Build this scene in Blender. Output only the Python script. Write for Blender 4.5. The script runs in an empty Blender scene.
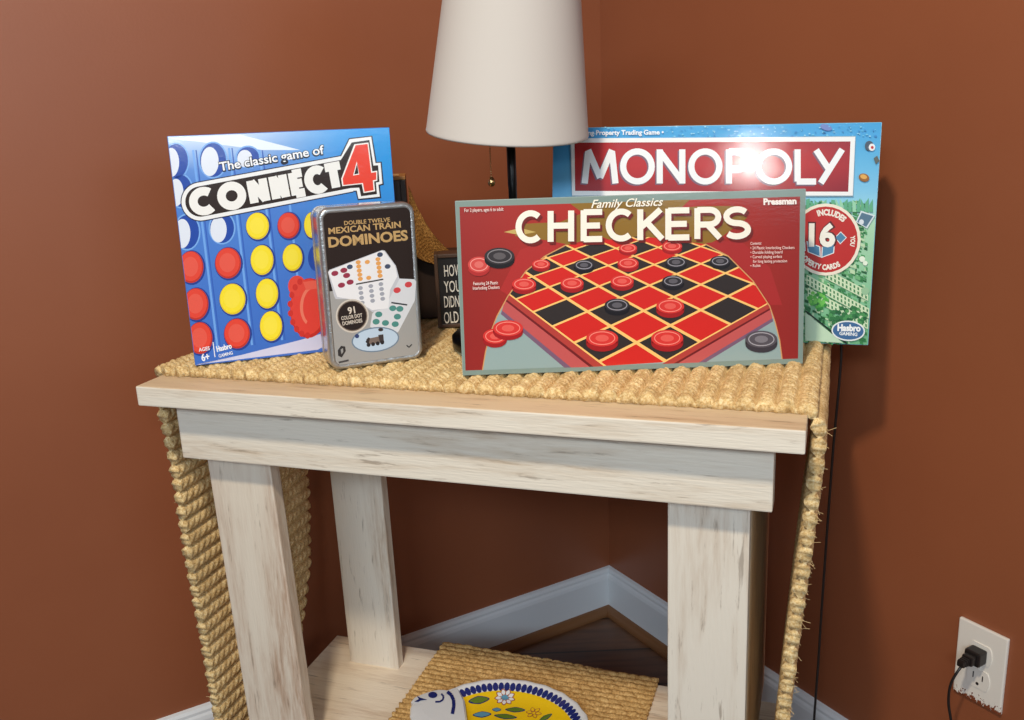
import bpy, bmesh, math, random
import numpy as np
from mathutils import Vector, Matrix

SC = bpy.context.scene
COL = SC.collection
random.seed(7)

# ------------------------------------------------------------------ camera
FPX, PITCH, ROLL, CAMH = 950.1, 0.2681, -0.0441, 1.0733
FW = Vector((0, math.cos(PITCH), -math.sin(PITCH)))
UP0 = Vector((0, math.sin(PITCH), math.cos(PITCH)))
RT0 = Vector((1, 0, 0))
RT = RT0 * math.cos(ROLL) + UP0 * math.sin(ROLL)
UP = UP0 * math.cos(ROLL) - RT0 * math.sin(ROLL)
CAM = Vector((0, 0, CAMH))
cd = bpy.data.cameras.new('camera')
cd.sensor_width = 36.0
cd.lens = FPX / 1024 * 36.0
cd.clip_start = 0.05
cam = bpy.data.objects.new('camera', cd)
COL.objects.link(cam)
cam.matrix_world = Matrix(((RT.x, UP.x, -FW.x, CAM.x), (RT.y, UP.y, -FW.y, CAM.y), (RT.z, UP.z, -FW.z, CAM.z), (0, 0, 0, 1)))
SC.camera = cam

# ------------------------------------------------------------------ light
SC.view_settings.view_transform = 'Standard'
SC.view_settings.look = 'None'
SC.view_settings.gamma = 1.0
SC.view_settings.use_curve_mapping = False
SC.view_settings.exposure = 0.0
w = bpy.data.worlds.new('world')
SC.world = w
w.use_nodes = True
w.node_tree.nodes['Background'].inputs[0].default_value = (0.66, 0.82, 1.0, 1)
w.node_tree.nodes['Background'].inputs[1].default_value = 0.12


def area(name, loc, target, size, power, color, shape='DISK', size_y=None):
    l = bpy.data.lights.new(name, 'AREA')
    l.shape = shape
    l.size = size
    if size_y:
        l.size_y = size_y
    l.energy = power
    l.color = color
    o = bpy.data.objects.new(name, l)
    COL.objects.link(o)
    o.location = loc
    o.rotation_euler = (Vector(target) - Vector(loc)).to_track_quat('-Z', 'Y').to_euler()
    return o


area('bounced_flash', (-0.27, 0.0, 2.12), (0.0, 1.25, 0.7), 0.13, 22.0, (1.0, 0.87, 0.68))
area('camera_flash', (-0.05, 0.0, 1.215), (0.3, 1.2, 0.99), 0.085, 1.0, (1.0, 0.97, 0.93))
area('window_daylight', (1.8, -2.5, 1.75), (0.1, 1.3, 0.5), 2.4, 27.0, (0.78, 0.90, 1.0), 'RECTANGLE', 0.9)
area('baseboard_fill', (-0.95, -2.5, 2.36), (0.0, 1.6, 0.2), 1.7, 72.0, (0.68, 0.84, 1.0), 'RECTANGLE', 0.46)  # added fill light, brightens the baseboard and rear leg under the table

# ------------------------------------------------------------------ geometry of the place
TYAW = -0.3357
O = Vector((-0.4648, 1.1244, 0))
AX = Vector((math.cos(TYAW), math.sin(TYAW), 0))
AY = Vector((-AX.y, AX.x, 0))
W, ZT, TH, AI = 0.79, 0.7522, 0.0253, 0.034
ZB = ZT - TH
ZA = ZB - 0.0796
ZS = 0.1965
ZM = ZT + 0.014
CN = Vector((0.1892, 1.8478, 0))
CY = 0.5268
WL = Vector((-math.cos(CY), -math.sin(CY), 0))
WR = Vector((math.sin(CY), -math.cos(CY), 0))


def T(x, y, z=0.0):
    return O + AX * x + AY * y + Vector((0, 0, z))


def ray(px, py):
    return (FW * FPX + RT * (px - 512) - UP * (py - 360)).normalized()


def hit(px, py, P, n):
    d = ray(px, py)
    return CAM + d * ((P - CAM).dot(n) / d.dot(n))


# ------------------------------------------------------------------ helpers
def lin(c):
    return tuple((v / 255 / 12.92) if v / 255 <= 0.04045 else ((v / 255 + 0.055) / 1.055) ** 2.4 for v in c)


def srgb(c):
    return tuple(v / 255 for v in c)


def tag(o, label=None, cat=None, group=None, kind=None):
    if label: o['label'] = label
    if cat: o['category'] = cat
    if group: o['group'] = group
    if kind: o['kind'] = kind
    return o


def empty(name, loc=(0, 0, 0), mat=None, label=None, cat=None):
    o = bpy.data.objects.new(name, None)
    COL.objects.link(o)
    o.empty_display_size = 0.02
    if mat is not None:
        o.matrix_world = mat
    else:
        o.location = loc
    return tag(o, label, cat)


def link(name, me, mats, parent=None, smooth=False):
    o = bpy.data.objects.new(name, me)
    COL.objects.link(o)
    for m in (mats if isinstance(mats, (list, tuple)) else [mats]):
        me.materials.append(m)
    if parent is not None:
        o.parent = parent
    if smooth:
        for p in me.polygons:
            p.use_smooth = True
    return o


def bmobj(name, bm, mats, parent=None, smooth=False):
    me = bpy.data.meshes.new(name)
    bmesh.ops.recalc_face_normals(bm, faces=bm.faces[:])
    bm.to_mesh(me)
    bm.free()
    return link(name, me, mats, parent, smooth)


def add_box(bm, x0, x1, y0, y1, z0, z1, bev=0.0, mi=0):
    b = bmesh.new()
    bmesh.ops.create_cube(b, size=1)
    for v in b.verts:
        v.co = Vector((x0 + (v.co.x + .5) * (x1 - x0), y0 + (v.co.y + .5) * (y1 - y0), z0 + (v.co.z + .5) * (z1 - z0)))
    if bev:
        bmesh.ops.bevel(b, geom=b.edges[:], offset=bev, segments=2, affect='EDGES', profile=0.6)
    for f in b.faces:
        f.material_index = mi
    me = bpy.data.meshes.new('t')
    b.to_mesh(me)
    b.free()
    bm.from_mesh(me)
    bpy.data.meshes.remove(me)


def add_lathe(bm, prof, seg=48, c=(0, 0, 0), cap=True):
    rings = []
    for r, z in prof:
        rings.append([bm.verts.new((c[0] + r * math.cos(2 * math.pi * k / seg), c[1] + r * math.sin(2 * math.pi * k / seg), c[2] + z)) for k in range(seg)])
    for a, b in zip(rings[:-1], rings[1:]):
        for k in range(seg):
            bm.faces.new((a[k], a[(k + 1) % seg], b[(k + 1) % seg], b[k]))
    if cap:
        bm.faces.new(rings[0][::-1])
        bm.faces.new(rings[-1])


def catmull(pts, n=10):
    pts = [Vector(p) for p in pts]
    P = [pts[0] * 2 - pts[1]] + pts + [pts[-1] * 2 - pts[-2]]
    out = []
    for i in range(1, len(P) - 2):
        for k in range(n):
            t = k / n
            a, b, c, d = P[i - 1:i + 3]
            out.append(0.5 * ((2 * b) + (c - a) * t + (2 * a - 5 * b + 4 * c - d) * t * t + (3 * b - a - 3 * c + d) * t ** 3))
    out.append(pts[-1])
    return out


def add_tube(bm, pts, r, seg=8):
    rings = []
    n = len(pts)
    up = Vector((0.31, 0.17, 0.93)).normalized()
    for i, p in enumerate(pts):
        d = (pts[min(i + 1, n - 1)] - pts[max(i - 1, 0)]).normalized()
        s = d.cross(up)
        if s.length < 1e-4:
            s = d.cross(Vector((1, 0, 0)))
        s.normalize()
        t = s.cross(d)
        rr = r(i / (n - 1)) if callable(r) else r
        rings.append([bm.verts.new(p + s * rr * math.cos(2 * math.pi * k / seg) + t * rr * math.sin(2 * math.pi * k / seg)) for k in range(seg)])
    for a, b in zip(rings[:-1], rings[1:]):
        for k in range(seg):
            bm.faces.new((a[k], a[(k + 1) % seg], b[(k + 1) % seg], b[k]))
    bm.faces.new(rings[0][::-1])
    bm.faces.new(rings[-1])


# ------------------------------------------------------------------ materials
def newmat(name):
    m = bpy.data.materials.new(name)
    m.use_nodes = True
    nt = m.node_tree
    return m, nt, nt.nodes['Principled BSDF']


def N(nt, typ, **kw):
    n = nt.nodes.new(typ)
    for k, v in kw.items():
        if k in n.inputs:
            n.inputs[k].default_value = v
        else:
            setattr(n, k, v)
    return n


def plain(name, col, rough=0.5, metal=0.0, coat=0.0):
    m, nt, b = newmat(name)
    b.inputs['Base Color'].default_value = (*lin(col), 1)
    b.inputs['Roughness'].default_value = rough
    b.inputs['Metallic'].default_value = metal
    b.inputs['Coat Weight'].default_value = coat
    return m


def ramp(nt, stops):
    r = nt.nodes.new('ShaderNodeValToRGB')
    e = r.color_ramp.elements
    while len(e) < len(stops):
        e.new(0.5)
    for i, (p, c) in enumerate(stops):
        e[i].position = p
        e[i].color = (*c, 1) if len(c) == 3 else c
    return r


def coords(nt, scale):
    tc = nt.nodes.new('ShaderNodeTexCoord')
    mp = nt.nodes.new('ShaderNodeMapping')
    mp.inputs['Scale'].default_value = scale
    nt.links.new(tc.outputs['Object'], mp.inputs['Vector'])
    return mp


def noise(nt, vec, scale, detail=3, rough=0.55, dist=0.0):
    n = nt.nodes.new('ShaderNodeTexNoise')
    n.inputs['Scale'].default_value = scale
    n.inputs['Detail'].default_value = detail
    n.inputs['Roughness'].default_value = rough
    n.inputs['Distortion'].default_value = dist
    nt.links.new(vec.outputs[0], n.inputs['Vector'])
    return n


def bump(nt, b, height, strength, dist=0.002, coat=False):
    bp = nt.nodes.new('ShaderNodeBump')
    bp.inputs['Strength'].default_value = strength
    bp.inputs['Distance'].default_value = dist
    nt.links.new(height, bp.inputs['Height'])
    nt.links.new(bp.outputs[0], b.inputs['Normal'])
    if coat:
        nt.links.new(bp.outputs[0], b.inputs['Coat Normal'])


def mix(nt, fac, a, b):
    m = nt.nodes.new('ShaderNodeMix')
    m.data_type = 'RGBA'
    if hasattr(fac, 'is_output'):
        nt.links.new(fac, m.inputs[0])
    else:
        m.inputs[0].default_value = fac
    for s, v in ((6, a), (7, b)):
        if hasattr(v, 'is_output'):
            nt.links.new(v, m.inputs[s])
        else:
            m.inputs[s].default_value = (*v, 1)
    return m.outputs[2]


def wall_paint():
    m, nt, b = newmat('brown_wall_paint')
    mp = coords(nt, (1, 1, 1))
    n = noise(nt, mp, 3.0, 4)
    r = ramp(nt, [(0.3, lin((142, 80, 50))), (0.7, lin((148, 85, 54)))])
    nt.links.new(n.outputs['Fac'], r.inputs['Fac'])
    nt.links.new(r.outputs[0], b.inputs['Base Color'])
    b.inputs['Roughness'].default_value = 0.42
    n2 = noise(nt, mp, 260, 2)
    bump(nt, b, n2.outputs['Fac'], 0.12, 0.001)
    return m


def whitewash(name, axis, cream=(232, 222, 205), raw=(176, 146, 116), amount=0.5, seed=0.0):
    m, nt, b = newmat(name)
    sc = [1.0, 1.0, 1.0]
    sc[axis] = 0.10
    mp = coords(nt, tuple(sc))
    mp.inputs['Location'].default_value = (seed, seed * .7, seed * 1.3)
    n1 = noise(nt, mp, 26, 5, 0.6, 0.3)
    n2 = noise(nt, mp, 150, 4, 0.65, 0.2)
    n3 = noise(nt, mp, 420, 2, 0.5)
    r1 = ramp(nt, [(0.5 - amount * .25, (1, 1, 1)), (0.62, (0, 0, 0))])
    r1.color_ramp.elements[0].color = (0, 0, 0, 1)
    r1.color_ramp.elements[1].color = (1, 1, 1, 1)
    r1.color_ramp.elements[0].position = 0.62 - amount * .3
    r1.color_ramp.elements[1].position = 0.74
    nt.links.new(n1.outputs['Fac'], r1.inputs['Fac'])
    r2 = ramp(nt, [(0.42, (1, 1, 1)), (0.62, (0, 0, 0))])
    nt.links.new(n2.outputs['Fac'], r2.inputs['Fac'])
    # worn patches let the grain of the raw wood through
    mu = nt.nodes.new('ShaderNodeMath')
    mu.operation = 'MULTIPLY'
    mu.use_clamp = True
    nt.links.new(r1.outputs[0], mu.inputs[0])
    ad = nt.nodes.new('ShaderNodeMath')
    ad.operation = 'MULTIPLY_ADD'
    ad.inputs[1].default_value = 0.75
    ad.inputs[2].default_value = 0.25
    nt.links.new(r2.outputs[0], ad.inputs[0])
    nt.links.new(ad.outputs[0], mu.inputs[1])
    c1 = mix(nt, mu.outputs[0], lin(cream), lin(raw))
    r3 = ramp(nt, [(0.30, (1, 1, 1)), (0.40, (0, 0, 0))])
    nt.links.new(n2.outputs['Fac'], r3.inputs['Fac'])
    m3 = nt.nodes.new('ShaderNodeMath')
    m3.operation = 'MULTIPLY'
    m3.inputs[1].default_value = 0.55
    nt.links.new(r3.outputs[0], m3.inputs[0])
    c2 = mix(nt, m3.outputs[0], c1, lin((120, 98, 78)))
    nt.links.new(c2, b.inputs['Base Color'])
    b.inputs['Roughness'].default_value = 0.65
    ad2 = nt.nodes.new('ShaderNodeMath')
    nt.links.new(n2.outputs['Fac'], ad2.inputs[0])
    nt.links.new(n3.outputs['Fac'], ad2.inputs[1])
    bump(nt, b, ad2.outputs[0], 0.35, 0.0012)
    return m


def fibre(name, c0, c1, c2, scale=380, bs=0.6):
    m, nt, b = newmat(name)
    mp = coords(nt, (1, 1, 1))
    n = noise(nt, mp, scale, 4, 0.7)
    r = ramp(nt, [(0.30, lin(c0)), (0.50, lin(c1)), (0.68, lin(c2))])
    nt.links.new(n.outputs['Fac'], r.inputs['Fac'])
    nb = noise(nt, mp, 45, 3)
    rb = ramp(nt, [(0.35, (0.78, 0.74, 0.68)), (0.6, (1, 1, 1))])
    nt.links.new(nb.outputs['Fac'], rb.inputs['Fac'])
    mm = nt.nodes.new('ShaderNodeMix')
    mm.data_type = 'RGBA'
    mm.blend_type = 'MULTIPLY'
    mm.inputs[0].default_value = 1
    nt.links.new(r.outputs[0], mm.inputs[6])
    nt.links.new(rb.outputs[0], mm.inputs[7])
    nt.links.new(mm.outputs[2], b.inputs['Base Color'])
    b.inputs['Roughness'].default_value = 0.8
    b.inputs['Specular IOR Level'].default_value = 0.25
    n2 = noise(nt, mp, scale * 2.2, 3, 0.7)
    bump(nt, b, n2.outputs['Fac'], bs, 0.0015)
    return m


def ink(name, coat=1.0, rough=0.35, bs=0.17, coat_rough=0.07):
    """printed card under glossy shrink film: the print's colours are in the 'Col' attribute"""
    m, nt, b = newmat(name)
    a = nt.nodes.new('ShaderNodeVertexColor')
    a.layer_name = 'Col'
    nt.links.new(a.outputs['Color'], b.inputs['Base Color'])
    b.inputs['Roughness'].default_value = rough
    b.inputs['Specular IOR Level'].default_value = 0.2
    b.inputs['Coat Weight'].default_value = coat
    b.inputs['Coat Roughness'].default_value = coat_rough
    mp = coords(nt, (1, 1, 1))
    n = noise(nt, mp, 340, 3, 0.6)
    n2 = noise(nt, mp, 9, 2, 0.5)
    ad = nt.nodes.new('ShaderNodeMath')
    ad.operation = 'MULTIPLY_ADD'
    ad.inputs[1].default_value = 0.12
    nt.links.new(n.outputs['Fac'], ad.inputs[0])
    nt.links.new(n2.outputs['Fac'], ad.inputs[2])
    bp = nt.nodes.new('ShaderNodeBump')
    bp.inputs['Strength'].default_value = bs
    bp.inputs['Distance'].default_value = 0.004
    nt.links.new(ad.outputs[0], bp.inputs['Height'])
    nt.links.new(bp.outputs[0], b.inputs['Coat Normal'])
    return m


M_WALL = wall_paint()
M_WHITE = plain('white_trim_paint', (225, 226, 226), 0.4)
M_TOP = whitewash('whitewashed_board_top', 0, (216, 192, 158), (182, 148, 112), 0.6, 1.0)
M_LONG = whitewash('whitewashed_board_long', 0, (228, 217, 199), (190, 164, 134), 0.45, 3.0)
M_LEG = whitewash('whitewashed_leg', 2, (224, 210, 190), (176, 140, 112), 0.8, 5.0)
M_LEG2 = whitewash('whitewashed_leg_light', 2, (228, 217, 200), (186, 160, 134), 0.42, 9.0)
M_RAW = whitewash('weathered_side_board', 2, (226, 200, 164), (186, 152, 114), 0.5, 11.0)
M_SHELF = whitewash('whitewashed_shelf', 0, (240, 224, 202), (196, 166, 136), 0.6, 7.0)
M_JUTE = fibre('jute', (182, 138, 82), (236, 202, 142), (255, 236, 190))
M_MAT = fibre('water_hyacinth', (150, 108, 60), (216, 172, 108), (240, 206, 146), 300)
M_BURLAP = fibre('burlap_weave', (84, 52, 20), (150, 104, 48), (190, 144, 80), 420)
M_INK = ink('film_wrapped_print')
M_INKFLAT = ink('printed_ink', 0.15, 0.5, 0.05, 0.2)
M_BLACK = plain('black_metal', (20, 18, 18), 0.3, 0.6)
M_SHADE = plain('cream_shade_fabric', (196, 189, 182), 0.85)
M_BRASS = plain('brass_chain', (196, 160, 110), 0.25, 1.0)
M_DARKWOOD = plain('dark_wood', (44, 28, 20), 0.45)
M_TANWOOD = plain('tan_wood_edge', (172, 122, 66), 0.5)
M_CORD = plain('black_rubber_cord', (26, 21, 20), 0.4)
M_PLATE = plain('outlet_plastic', (232, 224, 212), 0.35)

# ------------------------------------------------------------------ the room
def wall_slab(name, d, out, length, mat, z0=0.0, z1=2.45, th=0.12, off=0.0, start=0.0):
    bm = bmesh.new()
    A = CN + d * start
    B = CN + d * length
    vs = []
    for P in (A - out * off, B - out * off, B + out * th, A + out * th):
        vs.append((P.x, P.y))
    lo = [bm.verts.new((x, y, z0)) for x, y in vs]
    hi = [bm.verts.new((x, y, z1)) for x, y in vs]
    bm.faces.new(lo)
    bm.faces.new(hi)
    for k in range(4):
        bm.faces.new((lo[k], lo[(k + 1) % 4], hi[(k + 1) % 4], hi[k]))
    o = bmobj(name, bm, mat)
    o['kind'] = 'structure'
    return o


wall_slab('wall_left', WL, -WR, 2.6, M_WALL)
wall_slab('wall_right', WR, -WL, 2.6, M_WALL, start=-0.12)


def strip(name, d, inn, length, prof, mat):
    bm = bmesh.new()
    ends = []
    for k, s in enumerate((0.0, length)):
        ring = []
        for off, z in prof:
            P = CN + d * (off if k == 0 else s) + inn * off
            ring.append(bm.verts.new((P.x, P.y, z)))
        ends.append(ring)
    n = len(prof)
    for k in range(n):
        bm.faces.new((ends[0][k], ends[0][(k + 1) % n], ends[1][(k + 1) % n], ends[1][k]))
    bm.faces.new(ends[0])
    bm.faces.new(ends[1])
    o = bmobj(name, bm, mat)
    o['kind'] = 'structure'


BB = [(0, 0.0), (0.013, 0.0), (0.013, 0.078), (0.0115, 0.084), (0.009, 0.088), (0.009, 0.093), (0.006, 0.098), (0, 0.10)]
strip('baseboard_left', WL, WR, 2.5, BB, M_WHITE)
strip('baseboard_right', WR, WL, 2.5, BB, M_WHITE)
QR = [(0.013, 0.0)] + [(0.013 + 0.016 * math.cos(a), 0.016 * math.sin(a)) for a in [0, .3, .6, .9, 1.2, math.pi / 2]]
M_QR = plain('stained_shoe_moulding', (128, 84, 48), 0.45)
strip('trim_1', WL, WR, 2.5, QR, M_QR)
strip('trim_2', WR, WL, 2.5, QR, M_QR)


def floor_mat():
    m, nt, b = newmat('brown_floor_boards')
    mp = coords(nt, (1, 9, 1))
    n = noise(nt, mp, 6, 5, 0.6, 0.4)
    r = ramp(nt, [(0.3, lin((84, 52, 32))), (0.7, lin((124, 80, 48)))])
    nt.links.new(n.outputs['Fac'], r.inputs['Fac'])
    br = nt.nodes.new('ShaderNodeTexBrick')
    br.inputs['Scale'].default_value = 1.0
    br.inputs['Brick Width'].default_value = 1.2
    br.inputs['Row Height'].default_value = 0.12
    br.inputs['Mortar Size'].default_value = 0.003
    br.inputs['Color1'].default_value = (1, 1, 1, 1)
    br.inputs['Color2'].default_value = (0.82, 0.82, 0.82, 1)
    br.inputs['Mortar'].default_value = (0.25, 0.25, 0.25, 1)
    mp2 = coords(nt, (1, 1, 1))
    nt.links.new(mp2.outputs[0], br.inputs['Vector'])
    mm = nt.nodes.new('ShaderNodeMix')
    mm.data_type = 'RGBA'
    mm.blend_type = 'MULTIPLY'
    mm.inputs[0].default_value = 1
    nt.links.new(r.outputs[0], mm.inputs[6])
    nt.links.new(br.outputs['Color'], mm.inputs[7])
    nt.links.new(mm.outputs[2], b.inputs['Base Color'])
    b.inputs['Roughness'].default_value = 0.35
    return m


bm = bmesh.new()
add_box(bm, -2.4, 2.4, -1.2, 2.3, -0.05, 0.0)
o = bmobj('floor', bm, floor_mat())
o['kind'] = 'structure'

# ------------------------------------------------------------------ table
tb = empty('console_table', T(0, 0, 0), label='rustic whitewashed wooden side table with a jute rug over its top', cat='table')
tb.rotation_euler = (0, 0, TYAW)


def board(name, x0, x1, y0, y1, z0, z1, mats, bev=0.003, topmat=None, lean=(0, 0)):
    bm = bmesh.new()
    add_box(bm, x0, x1, y0, y1, z0, z1, bev)
    for v in bm.verts:
        k = (v.co.z - z0) / (z1 - z0)
        v.co.x += lean[0] * (1 - k) + lean[1] * k
    if topmat is not None:
        bm.normal_update()
        for f in bm.faces:
            if f.normal.z > 0.7:
                f.material_index = 1
        return bmobj(name, bm, [mats, topmat], tb)
    return bmobj(name, bm, mats, tb)


board('tabletop', 0, W, 0, 0.385, ZB, ZT, M_LONG, 0.002, M_TOP)
board('apron', 0.0277, 0.7592, AI, AI + 0.029, ZA, ZB, M_LONG, 0.002)
board('apron', 0.05, 0.735, 0.345, 0.37, ZA, ZB, M_LONG, 0.002)
board('apron', 0.046, 0.071, AI + 0.029, 0.345, ZA + .004, ZB, M_LONG, 0.002)
board('apron', 0.709, 0.734, AI + 0.029, 0.345, ZA + .004, ZB, M_LONG, 0.002)
LI = 0.063
board('leg', 0.0453, 0.1400, LI, LI + 0.021, 0, ZA, M_LEG, 0.002, lean=(0.0135, -0.004))
board('leg', 0.6453, 0.7347, LI, LI + 0.021, 0, ZA, M_LEG2, 0.002)
board('side_panel', 0.7100, 0.7350, LI + 0.0215, 0.408, ZS, ZA, M_RAW, 0.002)
board('leg', 0.085, 0.172, 0.2938, 0.3138, 0, ZA + 0.05, M_LEG2, 0.002, lean=(0.003, -0.003))
board('leg', 0.620, 0.7090, 0.2938, 0.3138, 0, ZA + 0.05, M_LEG2, 0.003)
board('shelf', 0.026, 0.765, 0.045, 0.36, ZS - 0.03, ZS, M_SHELF, 0.002)
board('stretcher', 0.05, 0.735, 0.15, 0.175, ZS - 0.10, ZS - 0.03, M_LONG, 0.002)

# ------------------------------------------------------------------ jute rug
def interp(x, xs, ys):
    return np.interp(x, xs, ys)


def rug():
    ctrl = [(-0.030, .05), (-0.027, .2), (-0.024, .35), (-.021, .5), (-.019, .62), (-.017, .70), (-.0145, .737), (-0.009, ZT - .001),
            (0.004, ZT + .0040), (.03, ZT + .0045), (.2, ZT + .0045), (.4, ZT + .0045), (.6, ZT + .0045), (.76, ZT + .0045), (.785, ZT + .004), (.7965, ZT - .003), (.8015, .735),
            (.8005, .70), (.795, .62), (.787, .53), (.779, .42), (.771, .30), (.766, .2)]
    path = catmull([(x, z, 0) for x, z in ctrl], 40)
    P = np.array([(p.x, p.y) for p in path])
    L = np.concatenate([[0], np.cumsum(np.hypot(*np.diff(P, axis=0).T))])
    step = 0.0021
    s = np.arange(0, L[-1], step)
    px = np.interp(s, L, P[:, 0])
    pz = np.interp(s, L, P[:, 1])
    tx, tz = np.gradient(px), np.gradient(pz)
    ln = np.hypot(tx, tz)
    tx, tz = tx / ln, tz / ln
    nx, nz = -tz, tx                       # outward: up on the top, away from the table on the sides
    s0 = np.interp(0.0, [0, 1], [L[np.argmin(np.abs(P[:, 0] - 0.0) + (P[:, 1] < .75) * 9)], 0])
    left = (px < 0.03) & (s < s0 + .04)
    f0 = np.full_like(s, 0.0475)
    f0 = np.where(s < s0 + .035, np.interp(px, [-.012, -.002, .012], [.060, .050, .0455]), f0)
    f0 = np.where((s < s0) & (pz < ZB), np.interp(pz, [.2, .345, .477, .612, .70, ZB], [.092, .085, .074, .070, .060, .057]), f0)
    right = (s > s0 + .6) & (px > .77) & (pz < ZT + .003)
    f0 = np.where(right, .046 + np.clip(.72 - pz, 0, 1) * .02, f0)
    f1 = np.full_like(s, .388)
    f1 = np.where((s < s0) & (pz < .6), np.interp(pz, [.05, .206, .319, .45], [.27, .323, .372, .388]), f1)
    f0 = f0 + .0012 * np.sin(s * 310) + .0008 * np.sin(s * 690 + 1)
    ny = 150
    v = np.linspace(0, 1, ny)
    Y = f0[:, None] + (f1 - f0)[:, None] * v[None, :]
    S = np.repeat(s[:, None], ny, 1)
    p = 0.0205
    idx = np.floor((S - s0) / p).astype(int)
    t = (S - s0) / p - idx
    rng = np.random.RandomState(3)
    ph = rng.rand(400)[idx % 400]
    base = np.sqrt(np.clip(1 - ((2 * t - 1) / .90) ** 2, 0, 1))
    q = Y / 0.0098 + 0.9 * (t - .5) + ph
    li = np.floor(q).astype(int)
    amp = 0.75 + 0.5 * rng.rand(400, 97)[idx % 400, li % 97]
    lump = np.sqrt(np.clip(1 - (2 * (q - li) - 1) ** 2, 0, 1))
    ontop = ((pz > ZT - .003)).astype(float)[:, None]
    nz2 = rng.rand(*S.shape)
    h = base ** .8 * (0.0046 + 0.0044 * lump * amp) + 0.0009 * (nz2 - .5)
    h = np.clip(h, 0.0004, .0096)
    q2 = Y / 0.013 - 1.3 * (t - .5) + ph * 3
    l2 = np.sqrt(np.clip(1 - (2 * (q2 - np.floor(q2)) - 1) ** 2, 0, 1))
    offtop = (pz < ZT - .004)[:, None]
    h = np.where(offtop, .0016 + h * .62, h)
    hi = base * (0.0042 + 0.0036 * l2) + .0008 * (rng.rand(*S.shape) - .5)
    hi = np.where(ontop > 0, 0.0034, hi)
    X1 = px[:, None] + nx[:, None] * (h + .0006)
    Z1 = pz[:, None] + nz[:, None] * (h + .0006)
    X2 = px[:, None] - nx[:, None] * (hi + .0006)
    Z2 = pz[:, None] - nz[:, None] * (hi + .0006)
    ns = len(s)
    V = np.concatenate([np.stack([X1, Y, Z1], -1).reshape(-1, 3), np.stack([X2, Y, Z2], -1).reshape(-1, 3)])
    n0 = ns * ny
    a = (np.arange(ns - 1)[:, None] * ny + np.arange(ny - 1)[None, :]).reshape(-1)
    F1 = np.stack([a, a + ny, a + ny + 1, a + 1], -1)
    F2 = np.stack([a + 1, a + ny + 1, a + ny, a], -1) + n0
    e = np.arange(ns - 1) * ny
    F3 = np.stack([e, e + n0, e + ny + n0, e + ny], -1)
    e2 = e + ny - 1
    F4 = np.stack([e2, e2 + ny, e2 + ny + n0, e2 + n0], -1)
    g = np.arange(ny - 1)
    F5 = np.stack([g, g + 1, g + 1 + n0, g + n0], -1)
    g2 = g + (ns - 1) * ny
    F6 = np.stack([g2, g2 + n0, g2 + 1 + n0, g2 + 1], -1)
    F = np.concatenate([F1, F2, F3, F4, F5, F6])
    me = bpy.data.meshes.new('jute_rug')
    me.vertices.add(len(V))
    me.vertices.foreach_set('co', V.astype(np.float32).ravel())
    me.loops.add(F.size)
    me.loops.foreach_set('vertex_index', F.astype(np.int32).ravel())
    me.polygons.add(len(F))
    me.polygons.foreach_set('loop_start', np.arange(0, F.size, 4, dtype=np.int32))
    me.update(calc_edges=True)
    o = link('woven_body', me, M_JUTE, None, True)
    # stray fibres along the cut edges
    bm = bmesh.new()
    r = random.Random(5)
    for k in range(300):
        i = r.randrange(ns)
        if r.random() < .68:
            cand = np.nonzero(right)[0]
            i = int(cand[r.randrange(len(cand))])
        x, z = px[i], pz[i]
        y = f0[i] + r.uniform(-.001, .02)
        sgn = 1
        p0 = Vector((x + nx[i] * .005 * sgn, y, z + nz[i] * .005 * sgn))
        d = Vector((nx[i] * r.uniform(.2, 1.2) + r.uniform(-.6, .6), -r.uniform(.1, 1), nz[i] * r.uniform(.2, 1) + r.uniform(-.7, .5))).normalized()
        ln_ = r.choice((.002, .003, .004, .005, .008))
        c = Vector((r.uniform(-1, 1), r.uniform(-1, 1), r.uniform(-1, 1))) * ln_ * .3
        add_tube(bm, [p0, p0 + d * ln_ * .5 + c, p0 + d * ln_ + c * 2], .00020, 4)
    return o, bm


rg = empty('jute_rug', T(0, 0, ZT), label='golden braided jute rug draped over the table top and hanging down both ends', cat='rug')
rg.rotation_euler = (0, 0, TYAW)
ro, fb = rug()
ro.parent = rg
ro.location = (0, 0, -ZT)
M_FIB = plain('loose_jute_fibre', (236, 206, 150), 0.7)
fo = bmobj('loose_fibres', fb, M_FIB, rg)
fo.location = (0, 0, -ZT)
fo['kind'] = 'stuff'

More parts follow.
